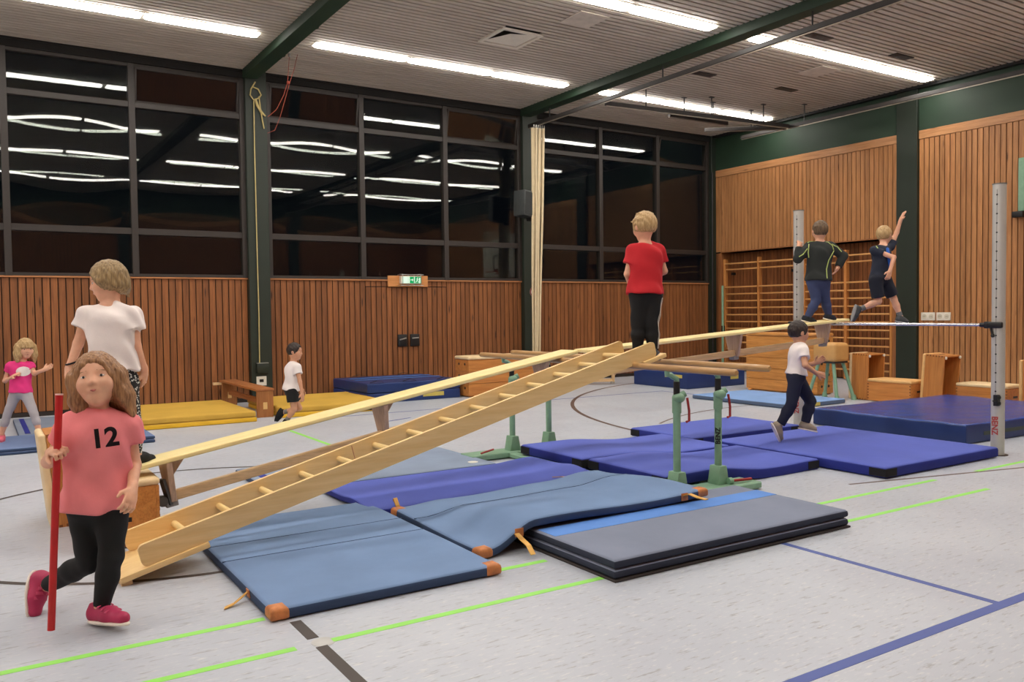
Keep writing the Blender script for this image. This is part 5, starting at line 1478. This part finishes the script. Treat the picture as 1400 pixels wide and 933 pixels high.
# 4 boy in white shirt and black shorts, running by the yellow mats
D = 11.25
J = WP(dict(head=(403, 481), neck=(401, 496), shL=(398, 503, .09), shR=(406, 503, -.09), pelvis=(398, 533), hipL=(398, 536, .06), hipR=(399, 536, -.06),
            knL=(409, 558, .05), anL=(388, 564, .07), heelL=(384, 563, .08), toeL=(379, 574, .08), knR=(402, 559, -.06), anR=(392, 575, -.05), heelR=(390, 579, -.05), toeR=(400, 583, -.08),
            elL=(400, 522, .13), wrL=(410, 532, .12), hdL=(414, 536, .12), elR=(410, 522, -.13), wrR=(413, 538, -.13), hdR=(414, 547, -.14)), D)
person('small boy in white t-shirt and black shorts running in front of the yellow mats', J, .92, SKIN2, HAIR_DARK,
    dict(top=dict(mat=WHT, sleeve=.45, off=.018, hem=.01), legs=dict(mat=BLK, off=.018, len=.30, flare=.012, name='shorts'), shoes=dict(mat=BLK, sole=BLK, sock=plain('grey_sock', (120, 116, 112), .9))),
    fwd=RGT - FWD * .1 - UPW * .1, h=.008, hairstyle='short', chest_fwd=RGT)

# 5 boy in red shirt on top of the ladder
D = 7.12
J = WP(dict(head=(881, 311), neck=(882, 333), shL=(866, 344), shR=(899, 344), pelvis=(882, 402), hipL=(874, 406), hipR=(893, 406),
            knL=(872, 445), anL=(872, 480), heelL=(871, 486, -.02), toeL=(870, 486, .13), knR=(891, 446), anR=(893, 480), heelR=(892, 485, -.03), toeR=(899, 488, .10),
            elL=(858, 375, .0), wrL=(864, 396, .12), hdL=(870, 404, .18), elR=(908, 371, .06), wrR=(897, 378, .18), hdR=(890, 380, .22)), D)
red = person('boy in red t-shirt and black striped trousers standing on top of the ladder', J, 1.0, SKIN1, HAIR_BLOND,
    dict(top=dict(mat=cloth('red_cotton', (196, 30, 40)), sleeve=.55, off=.018, hem=.0, wrinkle=.008), legs=dict(mat=BLK, off=.014, wrinkle=.004), shoes=dict(mat=plain('blue_grey_shoe', (52, 60, 74), .6), sole=plain('dark_sole', (40, 42, 44), .6))),
    fwd=-TC(881, 311) - TR(881, 311) * .75 - UPW * .18, h=.0068, hairstyle='tousle', chest_fwd=FWD, torso_r=1.08)
# white stripes down the right trouser leg, green flash on the shoe
def side_stripe(leg, ja, jb, side, mat, parent, offs, name='side_stripe', n=14):
    bv = bvh_of(leg); m = MB()
    for of in offs:
        pts = []
        for k in range(n + 1):
            q = ja + (jb - ja) * k / n + FWD * of; s_ = U(side)
            hh = bv.ray_cast(Vector(q + s_ * .25), Vector(-s_))
            if hh[0] is not None: pts.append(Vector(hh[0]) + Vector(s_) * .0015)
        if len(pts) > 2: m.ribbon(pts, .010, .0022, Vector(FWD))
    m.build(name, mat, parent, True)
side_stripe(red[3], J['hipR'] - UPW * .01, J['knR'], RGT - FWD * .5, SOLEW, red[0], (-.016, -.004, .008))
side_stripe(red[3], J['knR'], J['anR'] + UPW * .02, RGT - FWD * .5, SOLEW, red[0], (-.014, -.003, .008))
gp = J['toeR']; MB().tube([gp + RGT * .035 + UPW * .0 - FWD * .06, gp + RGT * .040 + UPW * .012, gp + RGT * .02 + UPW * .02 + FWD * .03], .006, 6).build('shoe_flash', plain('shoe_green', (80, 200, 90), .5), red[0], True)

# 6 boy in dark jacket on the bench end
D = 9.90
J = WP(dict(head=(1121, 316), neck=(1121, 331), shL=(1107, 338), shR=(1135, 338), pelvis=(1119, 384), hipL=(1112, 387), hipR=(1126, 387),
            knL=(1116, 411, -.03), anL=(1104, 434, -.05), heelL=(1101, 437, -.06), toeL=(1113, 440, .02), knR=(1128, 410, .02), anR=(1133, 431, .06), heelR=(1131, 434, .06), toeR=(1140, 436, .10),
            elL=(1091, 354, .0), wrL=(1092, 338, .03), hdL=(1094, 331, .07), elR=(1153, 350, .0), wrR=(1146, 365, -.02), hdR=(1142, 372, -.02)), D)
jk = person('boy in dark jacket with lime piping and navy trousers walking along the high bench end', J, 1.0, SKIN1, HAIR_MID,
    dict(top=dict(mat=cloth('dark_jacket', (34, 38, 36)), sleeve=2, off=.018, hem=.0, name='jacket'), legs=dict(mat=cloth('navy_jogger', (50, 60, 96)), off=.010), shoes=dict(mat=cloth('navy_shoe', (26, 30, 44)), sole=SOLEW)),
    fwd=FWD + RGT * .05, h=.0078, hairstyle='crop', chest_fwd=FWD, torso_r=1.1, hands=dict(L=dict(palm=FWD, curl=.7)))
M_LIME = plain('lime_piping', (176, 190, 110), .6)
def piping(obj, uvs, depth, mat, parent, r=.006, name='piping'):
    bv = bvh_of(obj); pts = []
    for i in range(len(uvs) - 1):
        for k in range(5):
            u_, v_ = [uvs[i][q] + (uvs[i + 1][q] - uvs[i][q]) * k / 5 for q in (0, 1)]
            f = U(ray(u_, v_)); hh = bv.ray_cast(Vector(EYE), Vector(f))
            if hh[0] is not None: pts.append(Vector(hh[0]) - Vector(f) * .001)
    if len(pts) > 1: MB().tube(pts, r, 5).build(name, mat, parent, True)
for uvs in ([(1104, 332), (1112, 328), (1128, 328), (1138, 336), (1140, 343)], [(1137, 334), (1145, 338), (1152, 346)], [(1140, 343), (1133, 356), (1130, 368), (1131, 384)], [(1106, 334), (1105, 346), (1106, 354)], [(1104, 340), (1098, 348), (1091, 352)]):
    piping(jk[2], uvs, D, M_LIME, jk[0])

# 7 child leaping from the bench over the soft mat
D = 10.7
J = WP(dict(head=(1209, 322, .05), neck=(1207, 336), shL=(1195, 343, -.05), shR=(1217, 338, .06), pelvis=(1203, 380), hipL=(1197, 384, -.05), hipR=(1210, 384, .05),
            knL=(1201, 412, -.05), anL=(1176, 423, -.02), heelL=(1171, 422, -.02), toeL=(1167, 437, -.02), knR=(1222, 409, .05), anR=(1231, 433, .04), heelR=(1229, 438, .04), toeR=(1239, 440, .05),
            elL=(1222, 352, -.14), wrL=(1217, 370, -.18), hdL=(1215, 378, -.18), elR=(1226, 318, .08), wrR=(1231, 302, .04), hdR=(1235, 292, .02)), D)
jm = person('child in navy t-shirt and dark shorts leaping off the high bench end', J, .98, SKIN1, HAIR_BLOND,
    dict(top=dict(mat=cloth('navy_tee', (28, 34, 52)), sleeve=.45, off=.014, hem=.02), legs=dict(mat=cloth('dark_shorts', (18, 22, 38)), off=.020, len=.42, flare=.010, name='shorts'), shoes=dict(mat=plain('dark_grey_shoe', (64, 66, 68), .7), sole=plain('grey_sole', (150, 150, 148), .6), sock=plain('grey_sock2', (110, 110, 110), .9))),
    fwd=RGT * .8 + FWD * .6, h=.0085, hairstyle='short', chest_fwd=RGT * .9 + FWD * .3, hands=dict(R=dict(palm=RGT, curl=.2)))
piping(jm[2], [(1213, 340), (1215, 352), (1216, 366), (1215, 376)], D, plain('blue_panel', (36, 96, 190), .7), jm[0], .022, 'side_panel')
piping(jm[2], [(1196, 334), (1201, 341)], D, M_LIME, jm[0], .008)

# 8 running boy in white t-shirt and navy trousers
D = 8.80
J = WP(dict(head=(1092, 455), neck=(1094, 471), shL=(1094, 479, .10), shR=(1098, 480, -.11), pelvis=(1088, 515), hipL=(1090, 518, .07), hipR=(1088, 518, -.07),
            knL=(1108, 549, .06), anL=(1101, 578, .04), heelL=(1098, 584, .04), toeL=(1113, 587, .03), knR=(1082, 553, -.07), anR=(1067, 580, -.06), heelR=(1060, 583, -.06), toeR=(1067, 599, -.05),
            elL=(1102, 500, .15), wrL=(1114, 497, .12), hdL=(1121, 493, .1), elR=(1101, 500, -.20), wrR=(1117, 511, -.16), hdR=(1126, 513, -.14)), D)
person('dark haired boy in white t-shirt and navy trousers running across the blue mats', J, 1.0, SKIN2, HAIR_DARK,
    dict(top=dict(mat=WHT, sleeve=.5, off=.016, hem=-.02), legs=dict(mat=cloth('navy_trousers', (24, 28, 50)), off=.014, flare=.004), shoes=dict(mat=plain('beige_shoe', (150, 136, 116), .7), sole=SOLEW)),
    fwd=RGT + FWD * .15 - UPW * .1, h=.0072, hairstyle='short', chest_fwd=RGT)

# lettering on the box at the right
def side_text(txt, size, p, mat, parent):
    Mx = Matrix(((0, 0, -1, p[0]), (-1, 0, 0, p[1]), (0, 1, 0, p[2]), (0, 0, 0, 1))) @ Matrix.Rotation(-PI / 2, 4, 'Z')
    return text_mesh(txt, size, Mx, mat, 'lettering', parent, .001, bold=True)
bx = [o for o in bpy.data.objects if o.get('label', '').startswith('small box standing on end with lettering')][0]
lt = side_text('Benz', .15, (12.30 - .2215, 5.80, .46), M_BLACK, None)
bpy.context.view_layer.update()
lt.parent = bx; lt.matrix_parent_inverse = bx.matrix_world.inverted()
